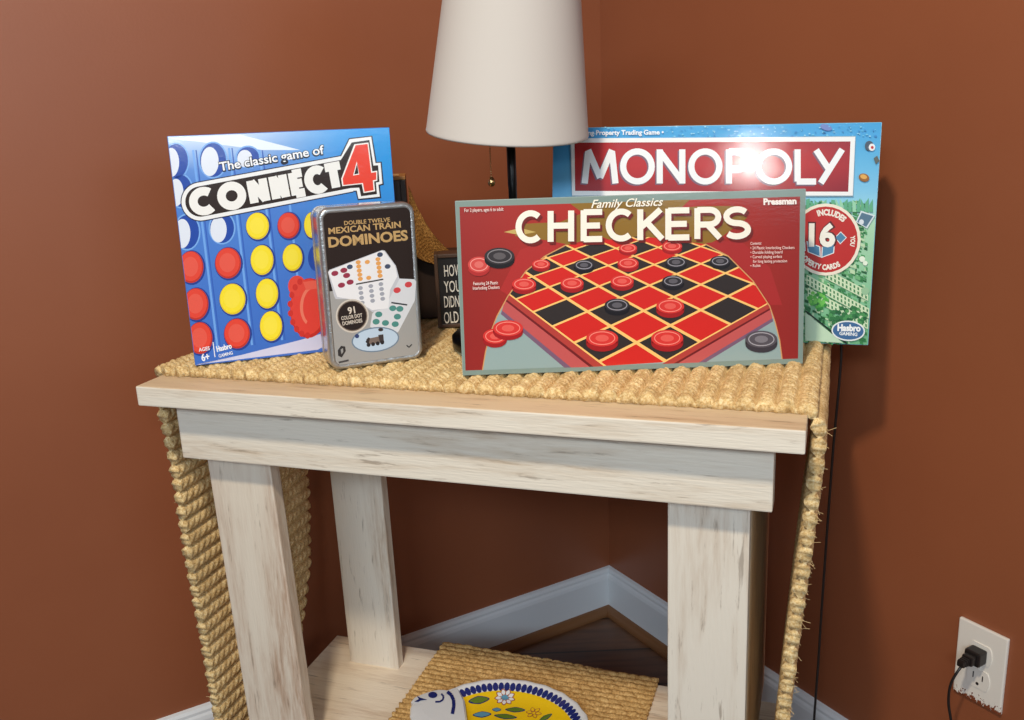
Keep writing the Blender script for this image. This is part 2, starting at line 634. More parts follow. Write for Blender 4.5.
# ------------------------------------------------------------------ printed faces
class Art:
    """flat print on the front of a standing box; figures are given as measured on the photograph and
    carried onto the face's own plane (u to the right, v up, in metres)"""
    def __init__(self, mat):
        self.M = mat
        self.P = mat.translation.copy()
        self.a = Vector(mat.col[0][:3])
        self.b = Vector(mat.col[1][:3])
        self.c = Vector(mat.col[2][:3])
        self.bm = bmesh.new()
        self.cl = self.bm.loops.layers.color.new('Col')
        self.layer = 0

    def uv(self, p):
        X = hit(p[0], p[1], self.P, self.b) - self.P
        return (X.dot(self.a), X.dot(self.c))

    def put(self, pts, col, y, clip=None):
        if clip:
            pts = clip_poly(pts, clip)
        if len(pts) < 3:
            return
        vs = [self.bm.verts.new((u, y, v)) for u, v in pts]
        try:
            f = self.bm.faces.new(vs)
        except ValueError:
            return
        c = srgb(col)
        for l in f.loops:
            l[self.cl] = (*c, 1)

    def y(self):
        self.layer += 1
        return -0.0003 - self.layer * 0.000014

    def sync(self, y):
        self.layer = max(self.layer, int((-y - .0003) / .000014) + 1)

    def poly(self, pts, col, y=None, space='px'):
        q = [self.uv(p) for p in pts] if space == 'px' else pts
        self.put(q, col, self.y() if y is None else y)

    def ell(self, c, rx, ry, col, rot=0.0, y=None, n=28, a0=0, a1=2 * math.pi):
        pts = []
        for k in range(n):
            a = a0 + (a1 - a0) * k / (n if a1 - a0 > 6.28 else n - 1)
            x, yy = rx * math.cos(a), ry * math.sin(a)
            pts.append((c[0] + x * math.cos(rot) - yy * math.sin(rot), c[1] + x * math.sin(rot) + yy * math.cos(rot)))
        self.poly(pts, col, y)

    def ring(self, c, rx, ry, t, col, rot=0.0, y=None, n=36, a0=0.0, a1=2 * math.pi, tf=None):
        y = self.y() if y is None else y
        P = []
        for k in range(n + 1):
            a = a0 + (a1 - a0) * k / n
            row = []
            for d in (0, t):
                x, yy = (rx - d) * math.cos(a), (ry - d) * math.sin(a)
                q = (c[0] + x * math.cos(rot) - yy * math.sin(rot), c[1] + x * math.sin(rot) + yy * math.cos(rot))
                row.append(tf(q) if tf else q)
            P.append(row)
        for k in range(n):
            self.poly([P[k][0], P[k + 1][0], P[k + 1][1], P[k][1]], col, y)

    def line(self, p, q, wd, col, y=None):
        y = self.y() if y is None else y
        dx, dy = q[0] - p[0], q[1] - p[1]
        l = math.hypot(dx, dy)
        nx, ny = -dy / l * wd / 2, dx / l * wd / 2
        self.poly([(p[0] + nx, p[1] + ny), (q[0] + nx, q[1] + ny), (q[0] - nx, q[1] - ny), (p[0] - nx, p[1] - ny)], col, y)

    def grid(self, corners, n, m, fn):
        """bilinear grid of print colours over four uv corners (bottom left, bottom right, top right, top left)"""
        y = self.y()
        A, B, C, D = [Vector(c) for c in corners]
        pt = lambda s, t: tuple((A * (1 - s) + B * s) * (1 - t) + (D * (1 - s) + C * s) * t)
        for i in range(n):
            for j in range(m):
                vs = []
                for s, t in ((i / n, j / m), ((i + 1) / n, j / m), ((i + 1) / n, (j + 1) / m), (i / n, (j + 1) / m)):
                    u, v = pt(s, t)
                    vs.append((self.bm.verts.new((u, y, v)), s, t))
                f = self.bm.faces.new([q[0] for q in vs])
                for l, (q, s, t) in zip(f.loops, vs):
                    l[self.cl] = (*srgb(fn(s, t)), 1)

    def letters(self, word, tf, wd, col, y=None):
        """word: list of (letter, x0, width); tf maps unit letter space (x in px-like units, 0..1 up) to the photo"""
        y = self.y() if y is None else y
        for ch, x0, w_ in word:
            for st in GLYPH[ch]:
                pts = [tf(x0 + p[0] * w_, p[1]) for p in st]
                y = self.stroke(pts, wd, col, y) - .000003
        self.sync(y)

    def stroke(self, pts, wd, col, y):
        n = len(pts)
        closed = math.dist(pts[0], pts[-1]) < 1e-6
        L, R = [], []
        for i in range(n):
            if closed:
                a, b, c = pts[(i - 1) % (n - 1)], pts[i], pts[(i + 1) % (n - 1)] if i < n - 1 else pts[1]
            else:
                a, b, c = pts[max(i - 1, 0)], pts[i], pts[min(i + 1, n - 1)]
            d1 = Vector((b[0] - a[0], b[1] - a[1]))
            d2 = Vector((c[0] - b[0], c[1] - b[1]))
            if d1.length < 1e-9: d1 = d2
            if d2.length < 1e-9: d2 = d1
            d1.normalize(); d2.normalize()
            n1 = Vector((-d1.y, d1.x)); n2 = Vector((-d2.y, d2.x))
            m = (n1 + n2)
            if m.length < 1e-3:
                m = n1
            m.normalize()
            k = wd / 2 / max(0.45, m.dot(n1))
            L.append((b[0] + m.x * k, b[1] + m.y * k))
            R.append((b[0] - m.x * k, b[1] - m.y * k))
        for i in range(n - 1):
            self.poly([L[i], L[i + 1], R[i + 1], R[i]], col, y)
            if wd > 3:
                y -= .0000012
        return y

    def text(self, s, p0, p1, hgt, col, bold=0.0, shear=0.0, y=None, arc=None):
        """one line of lettering from p0 to p1 (its baseline), capital height hgt"""
        y = self.y() if y is None else y
        cu = bpy.data.curves.new('t', 'FONT')
        cu.body = s
        cu.size = 1.0
        cu.offset = bold
        cu.resolution_u = 3
        cu.shear = shear
        ob = bpy.data.objects.new('t', cu)
        COL.objects.link(ob)
        bpy.context.view_layer.update()
        me = bpy.data.meshes.new_from_object(ob.evaluated_get(bpy.context.evaluated_depsgraph_get()))
        bpy.data.objects.remove(ob)
        if not me.vertices:
            return
        xs = [v.co.x for v in me.vertices]
        x0, x1 = min(xs), max(xs)
        ch = 0.70
        dx, dy = p1[0] - p0[0], p1[1] - p0[1]
        l = math.hypot(dx, dy)
        up = (dy / l, -dx / l)
        for f in me.polygons:
            q = []
            for i in f.vertices:
                c = me.vertices[i].co
                k = (c.x - x0) / (x1 - x0)
                h = c.y / ch * hgt
                if arc:
                    cx, cy, r, a0, a1 = arc
                    a = a0 + (a1 - a0) * k
                    rr = r + h if a1 > a0 else r - h
                    q.append((cx + rr * math.cos(a), cy + rr * math.sin(a)))
                else:
                    q.append((p0[0] + dx * k + up[0] * h, p0[1] + dy * k + up[1] * h))
            self.poly(q, col, y)
        bpy.data.meshes.remove(me)
        bpy.data.curves.remove(cu)

    def done(self, name, parent, mat, label=None):
        """close the current sheet of print as one child mesh and start the next one above it"""
        me = bpy.data.meshes.new(name)
        for f in self.bm.faces:
            f.normal_update()
            if f.normal.y > 0:
                f.normal_flip()
        self.bm.to_mesh(me)
        self.bm.free()
        o = link(name, me, mat, parent)
        if label:
            o['label'] = label
        self.bm = bmesh.new()
        self.cl = self.bm.loops.layers.color.new('Col')
        return o


def clip_poly(pts, win):
    """Sutherland-Hodgman against a convex window"""
    ar = sum(win[i][0] * win[(i + 1) % len(win)][1] - win[(i + 1) % len(win)][0] * win[i][1] for i in range(len(win)))
    sg = 1 if ar > 0 else -1
    out = list(pts)
    for i in range(len(win)):
        a, b = win[i], win[(i + 1) % len(win)]
        side = lambda p: sg * ((b[0] - a[0]) * (p[1] - a[1]) - (b[1] - a[1]) * (p[0] - a[0]))
        src, out = out, []
        for k in range(len(src)):
            p, q = src[k], src[(k + 1) % len(src)]
            sp, sq = side(p), side(q)
            if sp >= 0:
                out.append(p)
            if (sp >= 0) != (sq >= 0):
                t = sp / (sp - sq)
                out.append((p[0] + (q[0] - p[0]) * t, p[1] + (q[1] - p[1]) * t))
        if not out:
            return []
    return out


def arcp(cx, cy, rx, ry, a0, a1, n=18):
    return [(cx + rx * math.cos(a0 + (a1 - a0) * k / n), cy + ry * math.sin(a0 + (a1 - a0) * k / n)) for k in range(n + 1)]


R_ = math.radians
GLYPH = {
    'C': [arcp(.5, .5, .5, .5, R_(48), R_(312), 22)],
    'O': [arcp(.5, .5, .5, .5, 0, 2 * math.pi, 30)],
    'N': [[(0, -.07), (0, 1.07)], [(0, 1.0), (1, 0)], [(1, -.07), (1, 1.07)]],
    'E': [[(0, -.07), (0, 1.07)], [(0, 1), (1, 1)], [(0, .5), (.88, .5)], [(0, 0), (1, 0)]],
    'T': [[(.5, -.07), (.5, 1)], [(-.02, 1), (1.02, 1)]],
    'H': [[(0, -.07), (0, 1.07)], [(1, -.07), (1, 1.07)], [(-.12, .52), (1, .52)]],
    'K': [[(0, -.07), (0, 1.07)], [(.06, .42), (.92, 1.05)], [(.30, .58), (1.0, -.05)], [(-.13, .45), (.1, .45)]],
    'R': [[(0, -.07), (0, 1.07)], [(0, 1), (.55, 1)] + arcp(.55, .73, .38, .27, math.pi / 2, -math.pi / 2, 10) + [(0, .46)], [(.45, .46), (1, -.05)], [(-.13, .46), (.1, .46)]],
    'S': [arcp(.5, .745, .44, .255, R_(35), R_(270), 14) + arcp(.5, .245, .46, .245, R_(90), R_(-145), 14)],
    'M': [[(0.02, -.07), (.13, 1.0)], [(.13, 1.05), (.5, .12)], [(.5, .12), (.87, 1.05)], [(.87, 1.0), (.98, -.07)]],
    'P': [[(0, -.07), (0, 1.07)], [(0, 1), (.5, 1)] + arcp(.5, .71, .45, .29, math.pi / 2, -math.pi / 2, 10) + [(0, .42)]],
    'L': [[(0, 1.07), (0, 0)], [(-.05, 0), (1, 0)]],
    'Y': [[(0, 1.05), (.48, .42)], [(1, 1.07), (.18, -.05)]],
}


def pose(x, y, yaw, lean, roll, z=ZM):
    ax = Vector((math.cos(yaw), math.sin(yaw), 0))
    n = Vector((-ax.y, ax.x, 0))
    up = n * math.sin(lean) + Vector((0, 0, math.cos(lean)))
    a2 = ax * math.cos(roll) - up * math.sin(roll)
    u2 = up * math.cos(roll) + ax * math.sin(roll)
    b = u2.cross(a2)
    return Matrix(((a2.x, b.x, u2.x, x), (a2.y, b.y, u2.y, y), (a2.z, b.z, u2.z, z), (0, 0, 0, 1)))


def game_box(name, label, cat, M, w_, h_, d_, lid_col, tray_col, split=0.62):
    e = empty(name, mat=M, label=label, cat=cat)
    for nm, y0, y1, ins, c in (('lid', 0.0, d_ * split, 0.0, lid_col), ('tray', d_ * split + .0004, d_, 0.0012, tray_col)):
        bm = bmesh.new()
        add_box(bm, ins, w_ - ins, y0, y1, ins, h_ - ins, 0.0012)
        cl = bm.loops.layers.color.new('Col')
        for f in bm.faces:
            for l in f.loops:
                l[cl] = (*srgb(c), 1)
        bmobj(nm, bm, M_INK, e)
    return e


def mixc(a, b, t):
    t = max(0, min(1, t))
    return tuple(a[i] + (b[i] - a[i]) * t for i in range(3))


# ------------------------------------------------------------------ the four-in-a-row box
CW, CH = 0.2695, 0.282
MC = pose(-0.3990, 1.1566, 0.30, 0.052, 0.010)
cb = game_box('board_game_box', 'blue square board game box with red and yellow discs, leftmost on the table', 'board game', MC, CW, CH, 0.045, (60, 110, 190), (70, 120, 200))
A = Art(MC)
m_ = .0008


def cbg(s, t):
    base = mixc((62, 108, 196), (88, 142, 216), t * .8)
    c = mixc(base, (38, 150, 226), max(0, s - .45) * 1.9 * max(0, t - .35) * 1.9)
    if t > .84:
        c = mixc(c, (214, 228, 246), (1 - abs(s - .22) * 1.6) * min(1, (t - .84) * 7))
    return c


A.grid([(m_, m_), (CW - m_, m_), (CW - m_, CH - m_), (m_, CH - m_)], 14, 14, cbg)
# moulded columns of the game rack
y = A.y()
for x0, x1 in (((193, 150), (218, 352)), ((229, 148), (252, 345)), ((259, 148), (282, 340)), ((284, 150), (303, 330))):
    A.line(x0, x1, 2.2, (112, 164, 232), y)
y = A.y()
for x0, x1 in (((196, 150), (221, 352)), ((232, 148), (255, 345)), ((262, 148), (285, 340))):
    A.line(x0, x1, 1.3, (54, 96, 184), y)
A.poly([(200, 366.5 - 2), (243, 354.5), (300, 340), (330, 331), (337, 338), (318, 349.6), (196, 364.5)], (206, 206, 232))
A.poly([(171, 138.5), (240, 134.5), (300, 150), (262, 150), (200, 142)], (226, 236, 248))
# discs: (x, y, rx, ry, kind)
WH, RD, YL = (222, 228, 240), (226, 70, 52), (246, 222, 46)
discs = [(176, 161, 12, 17, 'w', -5), (213, 160, 13, 17, 'w', 1), (248, 157, 11, 10, 'w', 1), (181, 191, 11, 16, 'w', -5), (187, 232, 12, 17, 'w', -4), (222, 228, 12, 15, 'w', 0),
         (191, 267, 12.5, 16, 'r', 0), (228, 263, 13, 15.5, 'r', 0), (196, 304, 12.5, 16, 'r', 0), (232.5, 299, 13, 15.5, 'y', 0), (200, 338, 12.5, 16, 'r', 0), (237, 333.5, 13, 15, 'r', 0),
         (257.5, 226, 11.5, 13.5, 'y', 0), (262, 260, 11.5, 15, 'y', 0), (267, 293.5, 11.2, 15, 'y', 0), (271, 326, 11.2, 15, 'y', 0), (288.5, 225.5, 11, 13, 'r', 0), (292.5, 257.5, 10, 13.5, 'y', 0), (312, 225, 8, 13, 'y', 0), (316, 258, 8, 13, 'b', 0)]
left = [(0, 0), (CW, 0), (CW, CH), (0, CH)]
win = [(m_, m_), (CW - m_, m_), (CW - m_, CH - m_), (m_, CH - m_)]


def cell(A, x, yy, rx, ry, col, y):
    pts = [A.uv((x + rx * math.cos(a), yy + ry * math.sin(a))) for a in [2 * math.pi * k / 26 for k in range(26)]]
    A.put(pts, col, y, win)


y0, y1, y2, y3 = A.y(), A.y(), A.y(), A.y()
for x, yy, rx, ry, k, dx in discs:
    if k == 'w':
        cell(A, x, yy, rx + 1.5, ry + 1.5, (120, 170, 232), y0)
        cell(A, x, yy, rx, ry, (34, 72, 164), y1)
        cell(A, x - 3.5 + dx * .3, yy + 1.5, rx * .68, ry * .86, WH, y2)
    elif k == 'b':
        cell(A, x, yy, rx, ry, (34, 72, 164), y1)
    else:
        c = RD if k == 'r' else YL
        cell(A, x + .8, yy + .6, rx + 1.2, ry + 1.4, (38, 62, 140), y0)
        cell(A, x, yy, rx, ry, mixc(c, (120, 20, 10) if k == 'r' else (190, 150, 10), .35), y1)
        cell(A, x - .4, yy - .6, rx * .92, ry * .92, c, y2)
        cell(A, x - .6, yy - .4, rx * .62, ry * .62, mixc(c, (255, 255, 255), .10), y3)
# the loose red disc held up by a pointing red hand
A.ell((309, 308), 19, 30, (196, 44, 36), 0.05)
A.ell((308, 307), 17.5, 28, (226, 66, 54), 0.05)
A.ell((297, 286), 9, 10.5, (226, 72, 58))
A.ring((312, 306), 12, 20, 3, (236, 122, 98), 0.05, a0=2.0, a1=4.6)
A.poly([(303, 282), (318, 280), (322, 288), (306, 290)], (232, 96, 78))
for k in range(9):
    a = 1.6 + k * .33
    A.ell((308 + 18 * math.cos(a), 307 + 28.5 * math.sin(a)), 2.6, 3.2, (206, 52, 42))
A.done('front_artwork', cb, M_INK)
# capsule with the title
al = math.atan2(160.5 - 206, 352 - 190)


def capsule(pad, col):
    y = A.y()
    cx, cy, r = 200.5, 201.5, 18.8
    ux, uy = math.cos(-0.187), math.sin(-0.187)
    ln_ = 152
    pts = []
    for k in range(19):
        a = math.pi / 2 + math.pi * k / 18
        x, yy = (r + pad) * math.cos(a), (r + pad) * math.sin(a)
        pts.append((cx + x * ux - yy * uy, cy + x * uy + yy * ux))
    for yy in (-(r + pad) * .97, (r + pad) * .97):
        pts.append((cx + ln_ * ux - yy * uy, cy + ln_ * uy + yy * ux))
    A.poly(pts, col, y)


def four(pts, col):
    A.poly([(270 + x / 5.54, 110 + yy / 5.54) for x, yy in pts], col)


capsule(1.2, (30, 30, 60))
four([(436, 156), (566, 142), (590, 288), (618, 286), (630, 414), (608, 420), (616, 488), (486, 500), (474, 452), (380, 460), (380, 270)], (40, 36, 50))
capsule(0.2, (236, 236, 236))
four([(440, 162), (560, 148), (584, 294), (612, 292), (622, 408), (600, 414), (608, 480), (490, 492), (480, 446), (385, 452), (385, 275)], (240, 240, 240))
capsule(-3.6, (44, 30, 24))
four([(452, 180), (550, 166), (572, 308), (598, 306), (606, 398), (586, 402), (592, 466), (504, 478), (494, 430), (380, 436), (380, 296)], (44, 30, 24))
four([(466, 190), (545, 180), (566, 340), (594, 336), (594, 392), (576, 396), (582, 450), (518, 460), (508, 410), (400, 422), (394, 380)], (244, 236, 230))
four([(474, 196), (540, 188), (560, 348), (588, 344), (588, 386), (569, 390), (574, 444), (523, 453), (514, 404), (406, 416), (402, 380)], (232, 66, 46))
four([(480, 285), (494, 357), (460, 363)], (240, 236, 232))
four([(482, 298), (490, 352), (466, 357)], (44, 30, 24))
ux, uy = math.cos(-0.187), math.sin(-0.187)


def tfc(x, v):
    return (192.4 + x * ux - v * 3.7, 213.4 + x * uy - v * 19.6)


A.letters([('C', 3, 21), ('O', 31.6, 20.5), ('N', 63.0, 12), ('N', 85.3, 9.8), ('E', 105.2, 9.5), ('C', 120.2, 17.5), ('T', 138.5, 15)], tfc, 8.6, (238, 236, 232))
A.text('The classic game of', (219.5, 171.5), (325, 154), 9.0, (26, 26, 40), 0.075)
A.text('The classic game of', (220, 171), (324.5, 153.5), 8.6, (240, 242, 246), 0.018)
A.text('AGES', (199, 351.5), (210, 349.7), 3.6, (240, 242, 250), 0.02)
A.text('6+', (202, 361), (210, 359.5), 7, (240, 242, 250), 0.03)
A.line((213, 342), (215, 357), 0.9, (240, 242, 250))
A.text('Hasbro', (217, 351.5), (232, 348), 5.2, (240, 242, 250), 0.04)
A.text('GAMING', (219, 357.5), (233, 354), 3.2, (240, 242, 250), 0.02)
A.done('title_lettering', cb, M_INK, 'white capital lettering on a black capsule with a large red numeral')

# ------------------------------------------------------------------ dominoes tin
DW, DH, DD = 0.1182, 0.195, 0.046
MD = pose(-0.2184, 1.1018, 0.407, 0.012, 0.012)
tin = empty('dominoes_tin', mat=MD, label='silver and black dominoes tin with rounded corners, in front of the blue game box', cat='tin')


def rrect(w_, h_, r, ins, n=7):
    pts = []
    for cx, cy, a0 in ((w_ - r, r, -90), (w_ - r, h_ - r, 0), (r, h_ - r, 90), (r, r, 180)):
        for k in range(n + 1):
            a = R_(a0 + 90 * k / n)
            pts.append((cx + (r - ins) * math.cos(a), cy + (r - ins) * math.sin(a)))
    return pts


def tin_shell(name, rows, mat):
    bm = bmesh.new()
    prev = None
    for ins, yy in rows:
        ring = [bm.verts.new((u, yy, v)) for u, v in rrect(DW, DH, .014, ins)]
        if prev:
            for k in range(len(ring)):
                bm.faces.new((prev[k], prev[(k + 1) % len(ring)], ring[(k + 1) % len(ring)], ring[k]))
        else:
            bm.faces.new(ring)
        prev = ring
    bm.faces.new(prev)
    return bmobj(name, bm, mat, tin, True)


def tin_mat():
    m, nt, b = newmat('wrapped_tin_metal')
    b.inputs['Base Color'].default_value = (*lin((176, 176, 176)), 1)
    b.inputs['Metallic'].default_value = 0.75
    b.inputs['Roughness'].default_value = 0.32
    b.inputs['Coat Weight'].default_value = 1.0
    b.inputs['Coat Roughness'].default_value = 0.08
    mp = coords(nt, (1, 1, 3))
    n = noise(nt, mp, 160, 3)
    bump(nt, b, n.outputs['Fac'], 0.35, 0.002, True)
    return m


M_TIN = tin_mat()
tin_shell('tin_lid', [(.0075, .0010), (.0070, .0002), (.0035, -.0006), (.0015, .0006), (.0004, .003), (0, .006), (0, .026)], M_TIN)
tin_shell('tin_base', [(.0008, .0262), (.0008, DD - .003), (.003, DD)], M_TIN)
A = Art(MD)
A.layer = 6                                 # the lid's raised rim stands a little proud of the print
inn = rrect(DW, DH, .014, .0066)
vs = A.uv((370, 287))[1]


def halfc(lo, hi):
    return clip_poly(inn, [(-.01, lo), (.2, lo), (.2, hi), (-.01, hi)])


A.put(halfc(vs, .3), (42, 30, 26), A.y())
A.put(halfc(-.1, vs), (160, 157, 154), A.y())
c4 = lambda x, yy: (300 + x / 7.2, 190 + yy / 7.2)
c5 = lambda x, yy: (305 + x / 6.546, 270 + yy / 6.546)
# domino tiles
A.poly([c5(440, 285), c5(520, 200), c5(528, 52), c5(716, 60), c5(727, 75), c5(718, 200), c5(610, 405), c5(560, 420), c5(425, 372)], (214, 214, 218))
A.poly([c4(200, 592), c4(210, 575), c4(590, 432), c4(610, 436), c4(690, 545), c4(715, 640), c5(520, 250), c5(440, 275), c5(330, 190), c5(200, 190), c5(190, 170)], (196, 196, 202))
A.poly([c4(204, 592), c4(214, 579), c4(588, 437), c4(606, 441), c4(684, 547), c4(700, 620), c5(556, 130), c5(545, 250), c5(440, 262), c5(322, 195), c5(210, 176)], (232, 230, 232))
y = A.y()
for x, yy in ((250, 600), (315, 578), (335, 615), (298, 685), (360, 663)):
    A.ell(c4(x, yy), 3.6, 2.6, (150, 52, 74), -.2, y, 14)
for k in range(5):
    A.ell(c4(418 + k * 4, 520 + k * 30), 2.6, 2.1, (226, 160, 90), -.2, y, 12)
    A.ell(c4(560 + k * 4, 498 + k * 30), 2.6, 2.1, (226, 160, 90), -.2, y, 12)
for p in ((484, 518), (494, 632)):
    A.ell(c4(*p), 2.6, 2.1, (226, 160, 90), -.2, y, 12)
for p in ((575, 465), (630, 550), (358, 553)):
    A.ell(c4(*p), 3.0, 2.4, (70, 80, 104), -.2, y, 12)
A.line(c5(333, 93), c5(512, 60), 1.4, (60, 58, 58), y)
for i, x in enumerate((362, 430, 496)):
    for k in range(4):
        A.ell(c5(x + k * 4, 118 + k * 32 - i * 13), 2.4, 2.0, (160, 162, 172), -.2, y, 12)
A.ell(c5(602, 132), 3.7, 2.9, (206, 70, 74), -.2, y, 14)
A.ell(c5(676, 95), 3.7, 2.9, (206, 70, 74), -.2, y, 14)
A.line(c5(564, 213), c5(668, 228), 1.5, (50, 50, 54), y)
for p in ((465, 338), (526, 346), (590, 354), (604, 305), (620, 254), (482, 290), (574, 250)):
    A.ell(c5(*p), 3.6, 2.9, (78, 138, 130), -.1, y, 14)
# picture of a train in an oval
A.ell(c5(460, 455), 24, 12.4, (112, 130, 150), -.12)
A.ell(c5(460, 455), 22.6, 11.2, (186, 204, 222), -.12)
y = A.y()
A.poly([c5(400, 452), c5(500, 430), c5(520, 470), c5(410, 490)], (120, 104, 96), y)
A.poly([c5(395, 470), c5(412, 440), c5(425, 445), c5(415, 490)], (52, 44, 44), y - .00002)
A.poly([c5(478, 425), c5(512, 420), c5(516, 470), c5(490, 476)], (64, 56, 56), y - .00002)
for x, yy in ((415, 490), (445, 485), (475, 480), (505, 474)):
    A.ell(c5(x, yy), 2.0, 2.0, (40, 36, 38), 0, y - .00004, 10)
A.ell(c5(340, 432), 2.2, 2.2, (54, 66, 110), 0, y, 10)
A.ell(c5(495, 390), 2.6, 1.8, (60, 50, 50), 0, y, 10)
A.done('front_artwork', tin, M_INKFLAT)
# badge, marks and title
A.ell(c5(309, 300), 16.6, 16.9, (206, 196, 184))
A.ell(c5(309, 300), 15.0, 15.3, (120, 104, 92))
A.ell(c5(309, 300), 14.0, 14.3, (40, 30, 28))
A.text('91', c5(283, 288), c5(330, 280), 6.6, (214, 202, 188), 0.03)
A.text('COLOR DOT', c5(238, 328), c5(376, 306), 3.6, (204, 192, 178), 0.03)
A.text('DOMINOES', c5(246, 362), c5(376, 340), 3.6, (204, 192, 178), 0.03)
A.done('badge', tin, M_INKFLAT, 'round dark badge with a tan rim')
y = A.y()
A.poly([c5(214, 525), c5(235, 496), c5(262, 500), c5(266, 530), c5(240, 572), c5(216, 560)], (52, 48, 48), y)
A.poly([c5(232, 520), c5(248, 510), c5(250, 535), c5(238, 550)], (150, 148, 146), y - .00003)
A.line(c5(220, 605), c5(285, 590), 1.8, (70, 66, 66), y)
A.done('logo', tin, M_INKFLAT)
A.line(c5(664, 492), c5(680, 506), 1.2, (60, 56, 56), y)
A.line(c5(680, 506), c5(698, 486), 1.2, (60, 56, 56), y)
A.done('maker_mark', tin, M_INKFLAT)
GOLD = (190, 154, 102)
A.text('DOUBLE TWELVE', c4(318, 252), c4(648, 226), 4.0, GOLD, 0.02)
A.text('MEXICAN TRAIN', c4(206, 317), c4(726, 268), 6.0, GOLD, 0.025)
A.text('DOMINOES', c4(206, 412), c4(778, 358), 9.8, GOLD, 0.035)
A.done('title_lettering', tin, M_INKFLAT, 'tan lettering')

# ------------------------------------------------------------------ checkers box
KW, KH = 0.3954, 0.2003
MK = pose(-0.0581, 1.0582, 0.0011, 0.0978, 0.0093)
kb = game_box('board_game_box', 'wide red checkers game box with a board picture, front centre of the table', 'board game', MK, KW, KH, 0.04, (150, 168, 162), (140, 158, 152))
A = Art(MK)
full = [(m_, m_), (KW - m_, m_), (KW - m_, KH - m_), (m_, KH - m_)]
A.poly(full, (126, 144, 136), None, 'uv')
iL = [A.uv(p) for p in ((465.5, 370.5), (798, 358.5), (800, 196.5), (459.5, 207))]
A.put(iL, (170, 44, 40), A.y())
A.grid(iL, 10, 6, lambda s, t: mixc((172, 44, 33), (126, 33, 31), max(abs(s - .5) * 1.5 - .25, 0) + .12 * (1 - t)))
# gold panel behind the title
GP = (140, 104, 36)
A.poly([(570, 203.5), (690, 199.5), (681, 208), (700, 206), (737, 206), (747, 218), (720, 238), (705, 246), (640, 252), (600, 236), (564, 246), (545, 240), (515, 236), (520, 224), (560, 222), (583, 213)], GP)
A.poly([(504, 232), (520, 228), (536, 232), (520, 235)], (196, 168, 96))
# folding board, in its own perspective
wpx = [(566, 245), (640, 236), (705, 244), (728, 256), (753, 281), (769.5, 306), (768, 311), (674, 361.5), (586, 367), (504, 304), (508, 296), (526, 271), (545, 256)]
ij = [(0, 0), (1, 0), (2, 0), (3, 0), (4, 0), (1, 1), (1, 2), (1, 3), (2, 1), (2, 2), (3, 1), (3, 2), (3, 3), (4, 1), (4, 2), (4, 3), (4, 4), (4, 5), (5, 1), (5, 2), (5, 3), (5, 4)]
bp_ = [(515, 299.7), (532.6, 312.3), (551, 325), (573.4, 342.4), (602, 364.6), (566, 297.8), (598.4, 286.7), (628, 275.6), (587.3, 311.2), (620.7, 297.8), (608.6, 325.3), (645, 311), (674.5, 297.8), (635, 343), (670, 323.8), (700.5, 310), (729, 297), (752.5, 283), (664, 362.8), (701.4, 341.4), (731, 323.8), (758, 309)]
rows, rhs = [], []
for (i, j), (x, yy) in zip(ij, bp_):
    rows.append([i, j, 1, 0, 0, 0, -i * x, -j * x]); rhs.append(x)
    rows.append([0, 0, 0, i, j, 1, -i * yy, -j * yy]); rhs.append(yy)
Hm = np.append(np.linalg.lstsq(np.array(rows, float), np.array(rhs, float), rcond=None)[0], 1).reshape(3, 3)


def bd(i, j):
    v_ = Hm @ np.array([i, j, 1.0])
    return (v_[0] / v_[2], v_[1] / v_[2])


# pale table under the board, cut by the two arcs
A.poly([(503.5, 304), (497, 316), (490, 334), (485.5, 352), (482.5, 370), (640, 364.3), (782, 359), (779.5, 340), (775, 322), (769.5, 306), (640, 300)], (146, 166, 164))
wuv = [A.uv(p) for p in wpx]


def bput(pts, col, y):
    A.put([A.uv(p) for p in pts], col, y, hull)


def convex(pts):
    pts = sorted(pts)
    def half(ps):
        h = []
        for p in ps:
            while len(h) > 1 and (h[-1][0] - h[-2][0]) * (p[1] - h[-2][1]) - (h[-1][1] - h[-2][1]) * (p[0] - h[-2][0]) <= 0:
                h.pop()
            h.append(p)
        return h
    a, b = half(pts), half(pts[::-1])
    return a[:-1] + b[:-1]


frame = [(462, 366.5), (799, 355), (801, 198), (459, 209)]
hull = convex(wuv + [A.uv((482.5, 370)), A.uv((782, 359))])
y = A.y()
for k, (o0, o1, c) in enumerate(((0, .16, (176, 60, 52)), (.16, .22, (110, 26, 28)), (.22, .5, (190, 84, 82)), (.5, .6, (118, 88, 112)))):
    bput([bd(-3, -o0), bd(5 + o0, -o0), bd(5 + o1, -o1), bd(-3, -o1)], c, y)
    bput([bd(5 + o0, -o0), bd(5 + o0, 6), bd(5 + o1, 6), bd(5 + o1, -o1)], c, y)
hull = convex(wuv)
bput([bd(-3, 0), bd(5, 0), bd(5, 6.5), bd(-3, 6.5)], (246, 194, 112), A.y())
y = A.y()
for i in range(-4, 5):
    for j in range(0, 7):
        c = (48, 40, 38) if (i + j) % 2 else (206, 36, 28)
        e_ = .045
        bput([bd(i + e_, j + e_), bd(i + 1 - e_, j + e_), bd(i + 1 - e_, j + 1 - e_), bd(i + e_, j + 1 - e_)], c, y)
# red wedges outside the board's picture
A.poly([(566, 244), (545, 255), (526, 270), (508, 295), (500, 290), (520, 250), (545, 240)], (172, 44, 40))
A.poly([(705, 243), (728, 255), (753, 280), (770, 305), (782, 305), (770, 268), (740, 240)], (166, 42, 40))
for pts in ([(566, 245), (545, 256), (526, 271), (508, 296), (497, 316), (490, 334), (485.5, 352), (482.5, 370)], [(705, 244), (728, 256), (753, 281), (769.5, 306), (775, 322), (779.5, 340), (782, 359)]):
    A.stroke(pts, 1.1, (206, 150, 96), A.y())
# loose and set-out checkers


